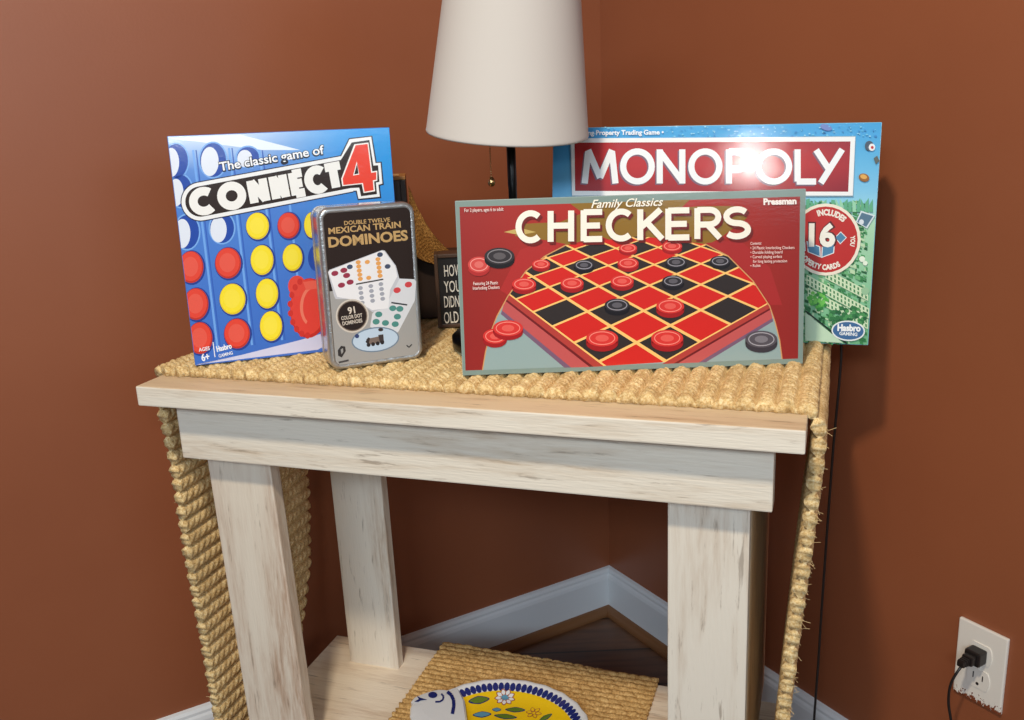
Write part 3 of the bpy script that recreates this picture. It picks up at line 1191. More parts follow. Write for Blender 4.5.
def chip(x, yy, rx, ry, th, top, side, hi):
    y = A.y()
    A.ell((x, yy + th), rx, ry, side, 0, y, 22)
    A.poly([(x - rx, yy), (x + rx, yy), (x + rx, yy + th), (x - rx, yy + th)], side, y)
    A.ell((x, yy), rx, ry, top, 0, A.y(), 22)
    A.ring((x, yy), rx * .82, ry * .82, .9, hi, 0, None, 22)
    A.ell((x, yy), rx * .42, ry * .42, mixc(top, hi, .45), 0, None, 14)


REDC = ((212, 52, 46), (160, 24, 26), (240, 136, 122))
BLKC = ((46, 42, 46), (26, 22, 26), (150, 146, 154))
for x, yy, rx, k in ((672, 246, 10, 'r'), (628, 248, 9, 'r'), (676, 262, 10.5, 'b'), (720, 261, 10, 'b'), (584, 265, 10, 'b'), (628, 263, 10.5, 'r'), (541, 264, 9, 'r'), (673, 281, 11, 'b'),
                     (622, 281, 11.5, 'r'), (572, 283, 11.5, 'r'), (524, 284, 12, 'r'), (617, 305, 12.5, 'b'), (670, 306, 14, 'r'), (602, 338, 16, 'r'), (667, 338, 16, 'r')):
    chip(x, yy, rx, rx * .52, rx * .32, *(REDC if k == 'r' else BLKC))
chip(495, 336, 12, 7.5, 4, *REDC)
chip(508, 328, 15, 8, 4, *REDC)
chip(761, 339, 16, 8.5, 5, (84, 78, 84), (58, 52, 58), (170, 166, 172))
chip(479, 264.5, 11, 8, 3.5, (206, 72, 66), (176, 44, 42), (238, 150, 140))
chip(499.5, 256, 15, 8.4, 4, (52, 46, 48), (26, 22, 24), (140, 134, 136))
A.done('front_artwork', kb, M_INK)


def tfk(sx):
    return lambda x, v: (x + sx, 0)


def ktf(dx, dy):
    # the line of the title falls left to right across the box top
    def f(x, v):
        base = 243.5 + (239.0 - 243.5) * (x - 515) / (750 - 515)
        return (x + dx, base - 3 - v * 27.0 + dy)
    return f


KWORD = [('C', 518.5, 24), ('H', 550.5, 20.5), ('E', 583.5, 18.5), ('C', 608.5, 25), ('K', 640, 22), ('E', 668, 21), ('R', 697, 22.5), ('S', 724.5, 24)]
A.letters(KWORD, ktf(2.2, 2.6), 6.2, (112, 30, 26))
A.letters(KWORD, ktf(0, 0), 6.0, (244, 236, 220))
A.text('Family Classics', (591, 208), (663, 205.5), 8.2, (248, 240, 222), 0.012, 0.35)
A.text('Pressman', (763, 204.6), (796, 203.8), 6.0, (244, 232, 224), 0.05)
A.text('For 2 players, ages 6 to adult', (464.5, 212), (503.5, 210.6), 3.4, (240, 214, 206), 0.01)
for k, s in enumerate(('Contents:', '\u2022 24 Plastic Interlocking Checkers', '\u2022 Durable folding board', '\u2022 Curved playing surface', '   for long lasting protection', '\u2022 Rules')):
    x1 = (761, 794, 782, 781.5, 786.5, 760)[k]
    A.text(s, (750 if k != 4 else 752.5, 244.8 + k * 4.45), (x1, 244.3 + k * 4.45), 2.9, (240, 206, 196), 0.012)
A.text('Featuring 24 Plastic', (473.5, 285), (498, 284), 3.2, (240, 214, 206), 0.012)
A.text('Interlocking Checkers', (473, 289.6), (499.5, 288.4), 3.2, (240, 214, 206), 0.012)
A.done('title_lettering', kb, M_INK, 'large cream capital lettering with dark drop edges')

# ------------------------------------------------------------------ property-trading box
PW, PH = 0.4040, 0.2702
MP = pose(0.0535, 1.2455, -0.27, 0.127, 0.0165)
pb = game_box('board_game_box', 'tall blue and green board game box with a red title band, behind the red box', 'board game', MP, PW, PH, 0.05, (120, 190, 214), (120, 190, 200))
A = Art(MP)
full = [(m_, m_), (PW - m_, m_), (PW - m_, PH - m_), (m_, PH - m_)]
rnd = random.Random(11)


def pbg(s, t):
    sky = mixc((150, 206, 232), (62, 158, 214), (t - .6) * 2.6)
    gr = mixc((110, 176, 128), (186, 222, 190), t * 1.4)
    c = mixc(gr, sky, (t - .55) * 9)
    return mixc(c, (30, 120, 190), max(0, .12 - s) * 4 * t)


A.grid(full, 20, 20, pbg)
# city blocks, parks and streets printed in green
z2 = lambda x, yy: (790 + x / 4.24, 180 + yy / 4.24)
y = A.y()
for k in range(1000):
    x, yy = rnd.uniform(795, 870), rnd.uniform(200, 341)
    sx, sy = rnd.uniform(1.5, 5.5), rnd.uniform(1.2, 4)
    if x + sx > 868.6 - (yy - 200) * .012:
        continue
    c = rnd.choice([(48, 116, 66), (78, 148, 92), (110, 176, 118), (186, 214, 172), (34, 92, 50), (60, 132, 76)])
    A.poly([(x, yy), (x + sx, yy + sx * .35), (x + sx, yy + sy + sx * .35), (x, yy + sy)], c, y)
    y -= .0000022
    A.sync(y)
for (x0, y0, x1, y1, n) in ((70, 400, 335, 545, 17), (75, 455, 330, 590, 16), (150, 375, 330, 470, 11)):
    yb = A.y()
    A.poly([z2(x0, y0), z2(x1, y1), z2(x1, y1 + 42), z2(x0, y0 + 42)], (206, 224, 186), yb)
    yb = A.y()
    for k in range(n):
        t0, t1 = (k + .25) / n, (k + .7) / n
        for h0, h1 in ((6, 18), (24, 37)):
            A.poly([z2(x0 + (x1 - x0) * t0, y0 + (y1 - y0) * t0 + h0), z2(x0 + (x1 - x0) * t1, y0 + (y1 - y0) * t1 + h0),
                    z2(x0 + (x1 - x0) * t1, y0 + (y1 - y0) * t1 + h1), z2(x0 + (x1 - x0) * t0, y0 + (y1 - y0) * t0 + h1)], (70, 130, 84), yb)
y = A.y()
for k in range(90):
    a, r = rnd.uniform(0, 6.28), rnd.uniform(0, 1) ** .5
    A.ell(z2(245 + 78 * r * math.cos(a), 580 + 42 * r * math.sin(a)), 2.2, 1.8, rnd.choice([(52, 116, 66), (76, 146, 84), (38, 96, 56)]), 0, y, 8)
    y -= .0000022
    A.sync(y)
for k in range(50):
    a, r = rnd.uniform(0, 6.28), rnd.uniform(0, 1) ** .5
    A.ell(z2(118 + 40 * r * math.cos(a), 510 + 40 * r * math.sin(a)), 2.0, 1.8, rnd.choice([(82, 170, 70), (110, 190, 84), (52, 130, 60)]), 0, y, 8)
    y -= .0000022
    A.sync(y)
A.poly([z2(64, 560), z2(225, 690), z2(64, 680)], (190, 216, 186))
A.line(z2(64, 553), z2(240, 692), 1.5, (30, 44, 34))
y = A.y()
for p, r, c in ((z2(305, 335), 3, (226, 236, 216)), (z2(318, 352), 2.4, (226, 236, 216)), (z2(318, 470), 4, (150, 190, 150))):
    A.ell(p, r, r, c, 0, y, 12)
# skyline under the title band
y = A.y()
for k in range(16):
    x = 806 + k * 4.2
    A.poly([(x, 212), (x + 3.6, 212), (x + 3.6, 212 - rnd.uniform(6, 14)), (x, 212 - rnd.uniform(6, 14))], rnd.choice([(120, 188, 150), (150, 206, 170), (96, 170, 130)]), y)
# things flying about in the sky
d1 = lambda x, yy: (710 + x / 5.69, 110 + yy / 5.69)
A.ell(d1(905, 205), 4.4, 5, (70, 84, 100))
A.ell(d1(920, 213), 3.2, 3.6, (232, 232, 232))
A.ell(d1(922, 214), 1.4, 1.6, (190, 40, 40))
A.poly([d1(930, 275), d1(950, 260), d1(962, 290), d1(942, 310)], (92, 96, 90))
A.ell(d1(875, 385), 5.4, 4.0, (150, 98, 40), .3)
A.ell(d1(873, 380), 3.4, 2.2, (222, 168, 80), .3)
A.ell(d1(660, 100), 6, 3, (110, 130, 190), .3)
A.poly([z2(278, 178), z2(300, 130), z2(360, 150), z2(326, 206)], (210, 222, 226))
A.poly([z2(284, 178), z2(303, 138), z2(352, 153), z2(322, 199)], (86, 116, 138))
A.ell(z2(302, 178), 2.4, 2.6, (214, 220, 226))
y = A.y()
for k in range(120):
    x = rnd.uniform(556, 878)
    yy = rnd.uniform(126.5, 137)
    A.ell((x, yy), rnd.uniform(.5, 1.6), rnd.uniform(.4, 1.0), rnd.choice([(110, 190, 226), (150, 208, 234), (60, 140, 204)]), 0, y, 7)
# title band
A.poly([(570.5, 139.5), (855.5, 136.2), (853, 196.5), (572.5, 197)], (150, 176, 188))
A.poly([(571.5, 138.5), (855, 137), (852.5, 195.5), (572.5, 195.5)], (238, 238, 236))
bl = [A.uv(p) for p in ((575.5, 191), (848, 191.8), (850.3, 141.6), (575, 142.8))]
A.grid(bl, 12, 4, lambda s, t: mixc((190, 40, 38), (132, 28, 42), abs(t - .6) * .9 + max(0, s - .82) * 2))
A.done('front_artwork', pb, M_INK)


def ptf(dx, dy):
    def f(x, v):
        base = 184.4 + (184.7 - 184.4) * (x - 580) / 265
        top = 148.6
        return (x + dx, base - 3.0 + dy + v * (top + 3.0 - base + 3.0))
    return f


PWORD = [('M', 584.5, 32), ('O', 623.5, 28.5), ('N', 660, 22.5), ('O', 691.5, 28), ('P', 729, 19), ('O', 758.5, 30.5), ('L', 797.5, 18.5), ('Y', 816, 26)]
A.letters(PWORD, ptf(-1.4, 1.4), 6.4, (120, 92, 110))
A.letters(PWORD, ptf(0, 0), 6.2, (240, 240, 240))
A.text('Fast-Dealing Property Trading Game \u2022', (562, 135.4), (664, 134.6), 4.6, (238, 240, 244), 0.03)
A.done('title_lettering', pb, M_INK, 'white capital lettering')
# round seal
c0 = (825.5, 239.5)
A.ell(c0, 35, 36, (236, 226, 206))
A.ell(c0, 32, 33, (186, 40, 34))
A.text('INCLUDES', None or (0, 0), (1, 0), 5.6, (238, 230, 216), 0.05, 0, None, (c0[0], c0[1], 24.5, R_(-108), R_(-45)))
A.text('PROPERTY CARDS', (0, 0), (1, 0), 5.0, (238, 230, 216), 0.05, 0, None, (c0[0], c0[1], 30, R_(155), R_(60)))
A.text('YOU', (0, 0), (1, 0), 4.4, (238, 230, 216), 0.04, 0, None, (c0[0], c0[1], 25, R_(-8), R_(14)))
y = A.y()
for pts in (((28, 262), (64, 262), (66, 300), (36, 300)), ((70, 258), (128, 282), (130, 328), (74, 305)), ((134, 282), (190, 262), (186, 310), (132, 330)), ((188, 244), (214, 218), (240, 244), (212, 272))):
    A.poly([z2(*p) for p in pts], (226, 232, 232), y)
    cx = sum(p[0] for p in pts) / 4; cy = sum(p[1] for p in pts) / 4
    A.poly([z2(cx + (p[0] - cx) * .84, cy + (p[1] - cy) * .84) for p in pts], (76, 128, 164), y - .00003)
A.ell(z2(162, 296), 3.2, 3.4, (220, 226, 230))
A.text('16', (807.5, 246.0), (837, 246.5), 22.5, (90, 30, 30), 0.075)
A.text('16', (808.5, 245.4), (835, 245.8), 21.5, (240, 234, 222), 0.04)
A.done('seal', pb, M_INK, 'round red seal with a numeral and small cards')
# oval maker's mark
A.ell(z2(246, 638), 16.8, 10.2, (230, 234, 232), .06)
A.ell(z2(246, 638), 15.4, 8.8, (64, 104, 150), .06)
A.text('Hasbro', z2(200, 637), z2(298, 640), 6.2, (240, 242, 242), 0.05)
A.text('GAMING', z2(208, 655), z2(284, 660), 3.2, (240, 242, 242), 0.03)
A.done('logo', pb, M_INK, 'blue oval mark with white lettering')

# ------------------------------------------------------------------ lamp
LP = Vector((0.010, 1.190, ZM))
lamp = empty('table_lamp', LP, label='table lamp with a cream tapered shade and black stem, behind the red box', cat='lamp')
bm = bmesh.new()
add_lathe(bm, [(.083, 0), (.086, .003), (.086, .016), (.081, .021), (.034, .026), (.012, .030), (.009, .038)], 56)
for v in bm.verts:                         # oval foot with the stem off its middle
    v.co.x *= .5 if v.co.x > 0 else 1
    v.co.y *= .8
bmobj('base', bm, M_BLACK, lamp, True)
bm = bmesh.new()
add_lathe(bm, [(.0056, .03), (.0052, .20), (.0056, .205), (.0056, .28)], 24)
bmobj('pole', bm, M_BLACK, lamp, True)
bm = bmesh.new()
add_lathe(bm, [(.006, .275), (.016, .280), (.017, .300), (.017, .335), (.012, .340)], 28)
bmobj('socket', bm, M_BRASS, lamp, True)
bm = bmesh.new()
add_lathe(bm, [(.006, .338), (.013, .345), (.028, .375), (.030, .392), (.025, .412), (.012, .424), (.002, .427)], 28)
bmobj('bulb', bm, plain('frosted_bulb', (235, 235, 230), .4), lamp, True)
# shade: a thin tapered drum standing slightly askew on its fitter
bm = bmesh.new()
SEG = 72
prof = [(.0985, 0), (.0992, .002), (.0985, .004), (.0700, .236), (.0704, .238), (.0696, .240), (.0686, .238), (.0690, .234), (.0973, .004), (.0972, 0.0005)]
rings = []
for r, z in prof:
    rings.append([bm.verts.new((r * math.cos(2 * math.pi * k / SEG), r * math.sin(2 * math.pi * k / SEG), z)) for k in range(SEG)])
for i in range(len(rings)):
    a, b = rings[i], rings[(i + 1) % len(rings)]
    for k in range(SEG):
        bm.faces.new((a[k], a[(k + 1) % SEG], b[(k + 1) % SEG], b[k]))
sh = bmobj('lampshade', bm, M_SHADE, lamp, True)
SH_POS = (-.0035, 0, .267)
SH_ROT = (R_(7.0), R_(4.5), 0)
sh.location = SH_POS
sh.rotation_euler = SH_ROT
bm = bmesh.new()
for k in range(3):
    a = 2 * math.pi * k / 3
    add_tube(bm, [Vector((.008 * math.cos(a), .008 * math.sin(a), .07)), Vector((.089 * math.cos(a), .089 * math.sin(a), .07))], .0012, 6)
add_lathe(bm, [(.016, .068), (.018, .068), (.018, .072), (.016, .072)], 24, cap=False)
sp = bmobj('shade_fitter', bm, M_BLACK, sh)
bm = bmesh.new()
x0 = -0.0255
z = .289
k = 0
while z > .216:
    bmesh.ops.create_icosphere(bm, subdivisions=1, radius=.0012, matrix=Matrix.Translation((x0, -.012, z)))
    z -= .0030
    k += 1
add_tube(bm, [Vector((-.012, -.006, .290)), Vector((-.020, -.010, .291)), Vector((x0, -.012, .289))], .0008, 6)
pc_ = bmobj('pull_chain', bm, M_BRASS, lamp, True)
bm = bmesh.new()
add_lathe(bm, [(.0008, .0085), (.0022, .0078), (.0040, .005), (.0046, .002), (.0040, -.001), (.0022, -.003), (.0006, -.0035)], 18, (x0, -.012, .208))
bmobj('chain_knob', bm, M_BRASS, pc_, True)

# ------------------------------------------------------------------ little box sign
MS = pose(-0.1020, 1.3050, 0.05, 0.0, 0.0)
sg = empty('box_sign', mat=MS, label='small black box sign with white words, behind the left end of the red box', cat='sign')
bm = bmesh.new()
SW, SH_, SD = .100, .104, .034
for a in ((0, .005, 0, SH_), (SW - .005, SW, 0, SH_), (.005, SW - .005, 0, .005), (.005, SW - .005, SH_ - .005, SH_)):
    add_box(bm, a[0], a[1], 0, SD, a[2], a[3], .0008)
bmobj('frame', bm, plain('worn_brown_frame', (78, 56, 42), .5), sg)
bm = bmesh.new()
add_box(bm, .0052, SW - .0052, .0015, SD - .002, .0052, SH_ - .0052)
bmobj('panel', bm, plain('black_sign_panel', (22, 20, 20), .5), sg)
A = Art(MS)
for i, (s, yy, x1) in enumerate((('HOW', 276.5, 462), ('YOU', 292.5, 461), ("DIDN'T", 307.5, 465), ('OLD', 323.5, 459))):
    A.text(s, (444.5, yy), (x1, yy - 1.2), 11.4, (232, 228, 218), 0.005)
A.done('lettering', sg, M_INKFLAT)
sg.children[-1].location = (0, .0012, 0)

# ------------------------------------------------------------------ dark wooden box and burlap cloth behind
MB_ = pose(-0.250, 1.345, 0.08, 0.0, 0.0)
wb = empty('wooden_box', mat=MB_, label='dark wooden box with a tan top edge, half hidden behind the blue game box', cat='box')
bm = bmesh.new()
BX, BD, BH = .112, .06, .209
for a in ((0, .008, 0, BD), (BX - .008, BX, 0, BD), (.008, BX - .008, 0, .008), (.008, BX - .008, BD - .008, BD)):
    add_box(bm, a[0], a[1], a[2], a[3], 0, BH - .005, .001)
add_box(bm, .008, BX - .008, .008, BD - .008, 0, .008)
bmobj('body', bm, M_DARKWOOD, wb)
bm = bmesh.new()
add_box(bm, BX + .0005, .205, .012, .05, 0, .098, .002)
bmobj('shadow_block', bm, M_DARKWOOD, wb)  # added dark block, stands in for the shadow below the burlap
bm = bmesh.new()
for a in ((0, BX, 0, .010), (0, BX, BD - .010, BD), (0, .010, .010, BD - .010), (BX - .010, BX, .010, BD - .010)):
    add_box(bm, a[0], a[1], a[2], a[3], BH - .0048, BH, .001)
bmobj('top_rim', bm, M_TANWOOD, wb, )
wb.children[-1]['label'] = 'tan wooden rim'


def burlap():
    # a stiff woven strip leaning from the box down to the table beside the sign
    bm = bmesh.new()
    n, m = 110, 60
    top = catmull([(-.1345, 1.352, .962), (-.122, 1.356, .926), (-.104, 1.358, .892), (-.082, 1.362, .866), (-.058, 1.368, .846), (-.030, 1.372, .834)], 22)
    bot = catmull([(-.1345, 1.338, .868), (-.122, 1.338, .858), (-.106, 1.340, .851), (-.088, 1.344, .843), (-.062, 1.352, .826), (-.030, 1.358, .800)], 22)
    V = {}
    for side in (0, 1):
        for i in range(n):
            for j in range(m):
                t = j / (m - 1)
                p = top[i] * (1 - t) + bot[i] * t
                wv = .0011 * math.sin(i * .9) * math.sin(j * 1.1 + i * .45) + .004 * math.sin(t * 3.1 + i * .03)
                V[side, i, j] = bm.verts.new((p.x, p.y - wv + side * .0022, p.z))
    for i in range(n - 1):
        for j in range(m - 1):
            bm.faces.new((V[0, i, j], V[0, i, j + 1], V[0, i + 1, j + 1], V[0, i + 1, j]))
            bm.faces.new((V[1, i, j], V[1, i + 1, j], V[1, i + 1, j + 1], V[1, i, j + 1]))
    for i in range(n - 1):
        for j in (0, m - 1):
            bm.faces.new((V[0, i, j], V[0, i + 1, j], V[1, i + 1, j], V[1, i, j]))
    for j in range(m - 1):
        for i in (0, n - 1):
            bm.faces.new((V[0, i, j], V[0, i, j + 1], V[1, i, j + 1], V[1, i, j]))
    # a stiff fold carries it down to the table behind the sign
    add_box(bm, -.034, -.012, 1.362, 1.372, ZM, .838, .002)
    return bmobj('burlap_cloth', bm, M_BURLAP, None, True)


tag(burlap(), 'strip of brown burlap sloping down between the dominoes tin and the small sign', 'cloth')

# ------------------------------------------------------------------ placemat and fish plate on the shelf
MMX0, MMX1, MMY0, MMY1 = .219, .580, .07, .378


def placemat():
    nx, ny = 240, 210
    u = np.linspace(0, 1, nx)[:, None]
    v = np.linspace(0, 1, ny)[None, :]
    X = MMX0 + (MMX1 - MMX0) * u + 0 * v
    Y = MMY0 + (MMY1 - MMY0) * v + 0 * u - .012 * (u - .0)
    rng = np.random.RandomState(8)
    p = .0115
    r = np.floor(Y / p).astype(int)
    t = Y / p - r
    q = X / .017 + (r % 2) * .5 + .35 * (t - .5)
    k = np.floor(q).astype(int)
    am = .7 + .5 * rng.rand(97, 89)[r % 97, k % 89]
    h = np.sqrt(np.clip(1 - (2 * t - 1) ** 2, 0, 1)) * (.35 + .65 * np.sqrt(np.clip(1 - (2 * (q - k) - 1) ** 2, 0, 1))) * .0042 * am
    h = h + .0006 * rng.rand(nx, ny)
    ex = .0014 * np.sin(Y * 520)
    X = X + ex * ((u < .02) | (u > .98))
    Z = ZS + .0045 + h
    V = np.concatenate([np.stack([X, Y, Z], -1).reshape(-1, 3), np.stack([X, Y, np.full_like(X, ZS + .0004)], -1).reshape(-1, 3)])
    a = (np.arange(nx - 1)[:, None] * ny + np.arange(ny - 1)[None, :]).reshape(-1)
    n0 = nx * ny
    F = [np.stack([a, a + ny, a + ny + 1, a + 1], -1), np.stack([a + 1, a + ny + 1, a + ny, a], -1) + n0]
    e = np.arange(nx - 1) * ny
    F += [np.stack([e, e + n0, e + n0 + ny, e + ny], -1), np.stack([e, e + ny, e + n0 + ny, e + n0], -1) + np.array([ny - 1] * 4)]
    g = np.arange(ny - 1)
    F += [np.stack([g, g + 1, g + 1 + n0, g + n0], -1), np.stack([g, g + n0, g + 1 + n0, g + 1], -1) + (nx - 1) * ny]
    F = np.concatenate(F)
    me = bpy.data.meshes.new('placemat')
    me.from_pydata([(x, y_, z - ZS) for x, y_, z in V.tolist()], [], F.tolist())
    o = link('placemat', me, M_MAT, None, True)
    o.location = T(0, 0, ZS)
    o.rotation_euler = (0, 0, TYAW)
    return tag(o, 'brown woven straw placemat lying on the lower shelf', 'placemat')


placemat()

# oval fish-shaped plate: rim outline in the table's own axes, metres
PC = Vector((.395, .165))


def fish_outline(k=1.0):
    pts = []
    for i in range(96):
        a = 2 * math.pi * i / 96
        x, yy = .1255 * k * math.cos(a), .1135 * k * math.sin(a)
        pts.append((x, yy))
    return pts


fp = empty('fish_plate', T(PC.x, PC.y, ZS + .0092), label='yellow, white and blue painted ceramic fish plate on the straw placemat', cat='plate')
fp.rotation_euler = (0, 0, TYAW)
bm = bmesh.new()
prof = [(.0, .0045), (.55, .0045), (.72, .007), (.86, .0135), (.95, .0185), (.985, .0195), (1.0, .0185), (.985, .0165), (.90, .010), (.70, .001), (.0, 0)]
prev = None
for k, z in prof:
    if k == 0:
        ring = [bm.verts.new((0, 0, z))]
    else:
        ring = []
        for i, (x, yy) in enumerate(fish_outline(k)):
            s = 1.0 + (.008 * math.cos(i * math.pi / 2) if .9 < k else 0)     # scalloped lip
            ring.append(bm.verts.new((x * s, yy * s, z)))
    if prev:
        n = max(len(ring), len(prev))
        for i in range(n):
            j = (i + 1) % n
            if len(prev) == 1:
                bm.faces.new((prev[0], ring[i], ring[j]))
            elif len(ring) == 1:
                bm.faces.new((prev[i], prev[j], ring[0]))
            else:
                bm.faces.new((prev[i], prev[j], ring[j], ring[i]))
    prev = ring
M_GLAZE = plain('white_glaze', (226, 226, 228), .15, 0, .8)
bmobj('dish', bm, M_GLAZE, fp, True)


def zprof(k):
    return float(np.interp(k, [0, .55, .72, .86, .95, .985, 1.0], [.0045, .0045, .007, .0135, .0185, .0195, .0185]))


def surf(bm, pts, lift, mi=0):
    """painted patch that follows the dish"""
    vs = []
    for x, yy in pts:
        k = math.hypot(x / .1255, yy / .1135)
        vs.append(bm.verts.new((x, yy, zprof(min(k, 1)) + lift)))
    f = bm.faces.new(vs)
    f.material_index = mi
    return f


M_YEL = plain('yellow_glaze', (240, 196, 24), .15, 0, .8)
M_BLUE = plain('cobalt_glaze', (32, 44, 110), .15, 0, .8)
M_GREEN = plain('green_glaze', (96, 124, 40), .2, 0, .8)
M_TEAL = plain('light_blue_glaze', (96, 150, 178), .2, 0, .8)
M_RUST = plain('rust_glaze', (170, 96, 60), .2, 0, .8)
bm = bmesh.new()
N_ = 96
rows_ = []
for k in (0.02, .3, .55, .72, .78, .825):
    rows_.append([bm.verts.new((x, yy, zprof(k) + .0004)) for x, yy in fish_outline(k)])
for a, b in zip(rows_[:-1], rows_[1:]):
    for i in range(N_):
        mid = (a[i].co.x + b[i].co.x) / 2
        bm.faces.new((a[i], a[(i + 1) % N_], b[(i + 1) % N_], b[i]))
bmesh.ops.delete(bm, geom=[f for f in bm.faces if f.calc_center_median().x < -.088], context='FACES')
bmobj('yellow_field', bm, M_YEL, fp, True)
bm = bmesh.new()
for i in range(66):
    a = -2.6 + 5.2 * i / 65
    cx, cy = .1255 * .872 * math.cos(a), .1135 * .872 * math.sin(a)
    pts = []
    for q in range(10):
        b_ = 2 * math.pi * q / 10
        u_, v_ = .0066 * math.cos(b_), .0043 * math.sin(b_)
        pts.append((cx + u_ * math.cos(a) - v_ * math.sin(a), cy + u_ * math.sin(a) + v_ * math.cos(a)))
    surf(bm, pts, .0008 + (i % 2) * .0002)
bmobj('blue_border', bm, M_BLUE, fp)
bm = bmesh.new()


def leaf(bm, x, yy, l, w_, rot, mi, lift=.0009):
    pts = []
    for q in range(16):
        a = 2 * math.pi * q / 16
        u = l * math.cos(a)
        v_ = w_ * math.sin(a) * (1 - .35 * abs(math.cos(a)))
        pts.append((x + u * math.cos(rot) - v_ * math.sin(rot), yy + u * math.sin(rot) + v_ * math.cos(rot)))
    surf(bm, pts, lift, mi)


def at_plate(px, py):
    P = hit(px, py, Vector((0, 0, ZS + .0085 + .005)), Vector((0, 0, 1))) - T(PC.x, PC.y, 0)
    return (P.dot(AX), P.dot(AY))


qpx = lambda x, yy: at_plate(400 + x / 5.12, 660 + yy / 5.12)
for x, yy, l, w_, rot, mi in ((405, 218, .014, .006, .55, 0), (420, 282, .012, .006, .35, 2), (495, 257, .006, .004, .2, 2), (590, 258, .013, .005, .2, 0), (540, 292, .015, .005, .1, 0), (745, 300, .010, .004, .9, 0)):
    cx, cy = qpx(x, yy)
    leaf(bm, cx, cy, l * 1.15, w_ * 1.25, rot, 1, .0008)
    leaf(bm, cx, cy, l, w_, rot, mi, .0011)
cx, cy = qpx(538, 205)
for q in range(9):
    a = 2 * math.pi * q / 9
    leaf(bm, cx + .010 * math.cos(a), cy + .009 * math.sin(a), .006, .0045, a, 3, .0009)
    leaf(bm, cx + .010 * math.cos(a), cy + .009 * math.sin(a), .0042, .003, a, 4, .0011)
leaf(bm, cx, cy, .006, .005, 0, 2, .0013)
cx, cy = qpx(685, 275)
for q in range(6):
    a = 2 * math.pi * q / 6
    leaf(bm, cx + .007 * math.cos(a), cy + .007 * math.sin(a), .005, .0035, a, 3, .0009)
    leaf(bm, cx + .007 * math.cos(a), cy + .007 * math.sin(a), .0038, .0024, a, 5, .0011)
bmobj('painted_flowers', bm, [M_GREEN, M_BLUE, M_TEAL, M_RUST, M_GLAZE, M_YEL], fp)
# white head with a snub nose
hd = [at_plate(*p) for p in ((452, 699), (446, 698), (439, 697.8), (433, 699), (427, 700.8), (420, 703.5), (414.5, 706), (411.5, 709.5), (414.0, 712.5), (411, 715.5), (410.5, 724), (416, 734), (434, 748), (462, 752), (468, 730), (465, 708), (459, 696))]
bm = bmesh.new()
hc = (sum(p[0] for p in hd) / len(hd), sum(p[1] for p in hd) / len(hd))
rings = [[bm.verts.new((hc[0] + (x - hc[0]) * k, hc[1] + (yy - hc[1]) * k, z)) for x, yy in hd] for k, z in ((.96, .004), (1.0, .012), (1.0, .0165), (.94, .0195), (.5, .0205))]
n = len(hd)
for a, b in zip(rings[:-1], rings[1:]):
    for i in range(n):
        bm.faces.new((a[i], a[(i + 1) % n], b[(i + 1) % n], b[i]))
bm.faces.new(rings[-1])
bm.faces.new(rings[0][::-1])
head = bmobj('fish_head', bm, M_GLAZE, fp)
bm = bmesh.new()


def flat(bm, pts, z=.0212):
    bm.faces.new([bm.verts.new((*at_plate(x, yy), z)) for x, yy in pts])


def band(bm, pts, wd):
    for p, q in zip(pts[:-1], pts[1:]):
        dx, dy = q[0] - p[0], q[1] - p[1]
        l = math.hypot(dx, dy)
        nx, ny = -dy / l * wd / 2, dx / l * wd / 2
        flat(bm, [(p[0] + nx, p[1] + ny), (q[0] + nx, q[1] + ny), (q[0] - nx, q[1] - ny), (p[0] - nx, p[1] - ny)])


flat(bm, [(433.5 + 4.6 * math.cos(q * .4), 704.8 + 3.2 * math.sin(q * .4)) for q in range(16)])
band(bm, [(442, 703.5), (444.3, 706.5), (443.5, 709.8), (440.5, 711.6), (436, 711.8)], 1.8)
band(bm, [(448, 701.5), (452, 705), (454.2, 710), (454.5, 716), (453, 724)], 3.4)
flat(bm, [(417.5, 705.6), (421, 707.6), (428, 709.6), (421.5, 710.4), (419, 711.8), (415.0, 711.6), (419.6, 709.0)])
bmobj('eye_and_mouth', bm, M_BLUE, head)

# ------------------------------------------------------------------ outlet and cord on the right wall
pO = CN + WR * 0.8099 + Vector((0, 0, 0.2555))
MO = Matrix(((WR.x, -WL.x, 0, pO.x), (WR.y, -WL.y, 0, pO.y), (0, 0, 1, pO.z), (0, 0, 0, 1)))
ot = empty('wall_outlet', mat=MO, label='white electrical outlet plate with chipped brown paint, low on the right wall', cat='outlet')


def outlet_mat():
    m, nt, b = newmat('paint_smeared_plate')
    tc = nt.nodes.new('ShaderNodeTexCoord')
    sx = nt.nodes.new('ShaderNodeSeparateXYZ')
    nt.links.new(tc.outputs['Object'], sx.inputs[0])
    mp = coords(nt, (1, 1, .6))
    n = noise(nt, mp, 190, 4, .7)
    # brown wall paint dragged over the lower edge
    a = nt.nodes.new('ShaderNodeMapRange')
    a.inputs[1].default_value = 0.0
    a.inputs[2].default_value = 0.030
    a.inputs[3].default_value = 0.62
    a.inputs[4].default_value = 0.05
    nt.links.new(sx.outputs['Z'], a.inputs[0])
    lt = nt.nodes.new('ShaderNodeMath')
    lt.operation = 'LESS_THAN'
    nt.links.new(n.outputs['Fac'], lt.inputs[0])
    nt.links.new(a.outputs[0], lt.inputs[1])
    nt.links.new(mix(nt, lt.outputs[0], lin((232, 224, 212)), lin((126, 66, 40))), b.inputs['Base Color'])
    b.inputs['Roughness'].default_value = .4
    return m


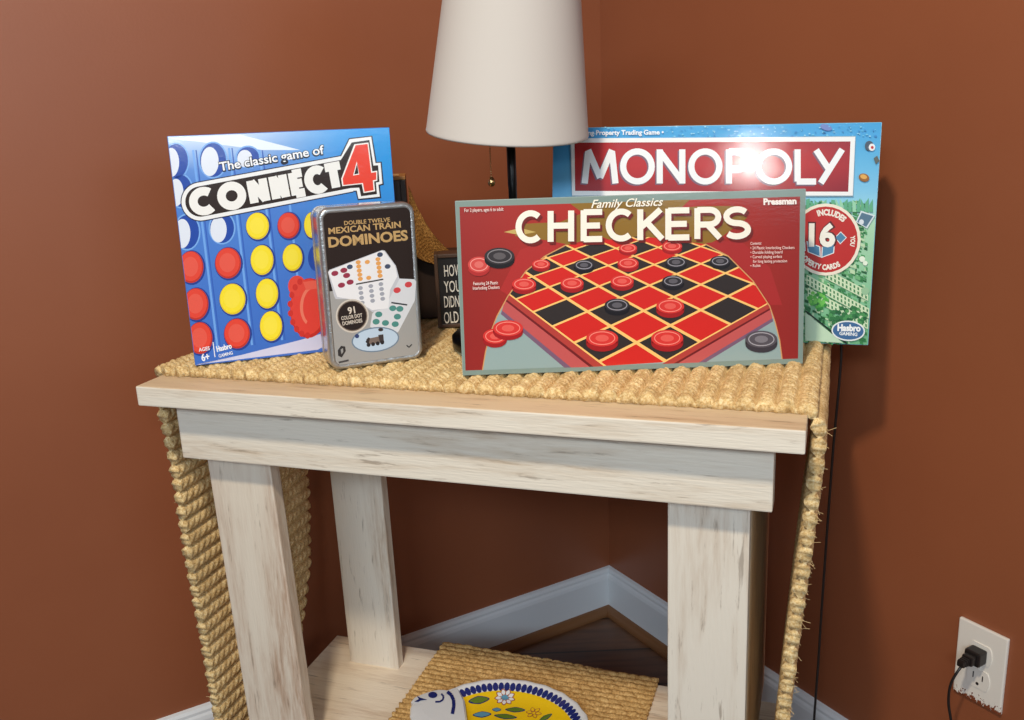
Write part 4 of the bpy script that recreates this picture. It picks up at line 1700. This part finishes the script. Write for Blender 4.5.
bm = bmesh.new()
add_box(bm, 0, .070, -.0055, 0, 0, .114, .0018)
bmobj('cover_plate', bm, outlet_mat(), ot)
for zc in (.038, .076):
    bm = bmesh.new()
    pts = [(.035 + .0165 * math.cos(a), zc + .0143 * max(-.8, min(.8, math.sin(a) * 1.2)) / .8) for a in [2 * math.pi * k / 28 for k in range(28)]]
    f0 = [bm.verts.new((x, -.0054, z)) for x, z in pts]
    f1 = [bm.verts.new((x, -.0068, z)) for x, z in pts]
    bm.faces.new(f1)
    for k in range(28):
        bm.faces.new((f0[k], f0[(k + 1) % 28], f1[(k + 1) % 28], f1[k]))
    rc = bmobj('receptacle', bm, M_PLATE, ot)
    bm = bmesh.new()
    add_box(bm, .0275, .029, -.0071, -.0066, zc - .001, zc + .008)
    add_box(bm, .0410, .0425, -.0071, -.0066, zc - .001, zc + .007)
    add_lathe(bm, [(.0022, -.0003), (.0022, .0003)], 12)
    for v in bm.verts[-24:]:
        v.co = Vector((.035 + v.co.x, -.00695 + v.co.z * .5, zc - .0075 + v.co.y))
    bmobj('slot', bm, M_CORD, rc)
bm = bmesh.new()
add_lathe(bm, [(.0028, 0), (.0028, .0012), (.002, .0016)], 16)
for v in bm.verts:
    v.co = Vector((.035 + v.co.x, -.0056 - v.co.z, .057 + v.co.y))
bmobj('screw', bm, M_PLATE, ot)

cordE = empty('power_cord', CN + WR * 0.845 + WL * .02 + Vector((0, 0, 0.0)), label='black power cord plugged into the white outlet and trailing behind the table', cat='cord')


def CW_(s, out, z):
    P = CN + WR * s + WL * out
    return Vector((P.x, P.y, z))


base = cordE.location
pl = []
zc = 0.2555 + .076
pl = [CW_(.8449, .036, zc - .001), CW_(.8445, .050, zc - .008), CW_(.840, .058, zc - .030), CW_(.838, .056, zc - .060), CW_(.842, .050, zc - .10), CW_(.846, .044, zc - .18), CW_(.84, .046, zc - .28), CW_(.80, .050, .004), CW_(.74, .05, .0035), CW_(.68, .045, .004)]
g1 = [T(.812, .378, .10), T(.8125, .378, .28), T(.8146, .378, .4265), T(.818, .378, .592), T(.8214, .378, .6855), T(.822, .378, .735), T(.817, .378, .766), T(.80, .378, .7705), T(.77, .378, .7697), T(.70, .376, .7692), T(.60, .374, .7692), T(.50, .366, .7692), T(.435, .345, .7692), T(.425, .285, .7705)]
pl += [CW_(.645, .05, .02)] + g1
bm = bmesh.new()
add_tube(bm, [p - base for p in catmull(pl, 8)], .0018, 8)
bmobj('cable', bm, M_CORD, cordE, True)
bm = bmesh.new()
add_box(bm, -.011, .011, -.026, -.0075, -.010, .010, .003)
add_box(bm, -.0075, .0075, -.036, -.024, -.0065, .0065, .002)
for k in range(3):
    add_box(bm, -.0055 + .0004 * k, .0055 - .0004 * k, -.040 - .004 * k, -.037 - .004 * k, -.005, .005, .001)
add_box(bm, -.0045, .0045, -.050, -.030, -.004, .004, .001)
pg = bmobj('plug', bm, M_CORD, cordE)
pg.matrix_local = Matrix.Translation(CW_(.8449, 0, zc) - base) @ Matrix(((WR.x, -WL.x, 0, 0), (WR.y, -WL.y, 0, 0), (0, 0, 1, 0), (0, 0, 0, 1)))
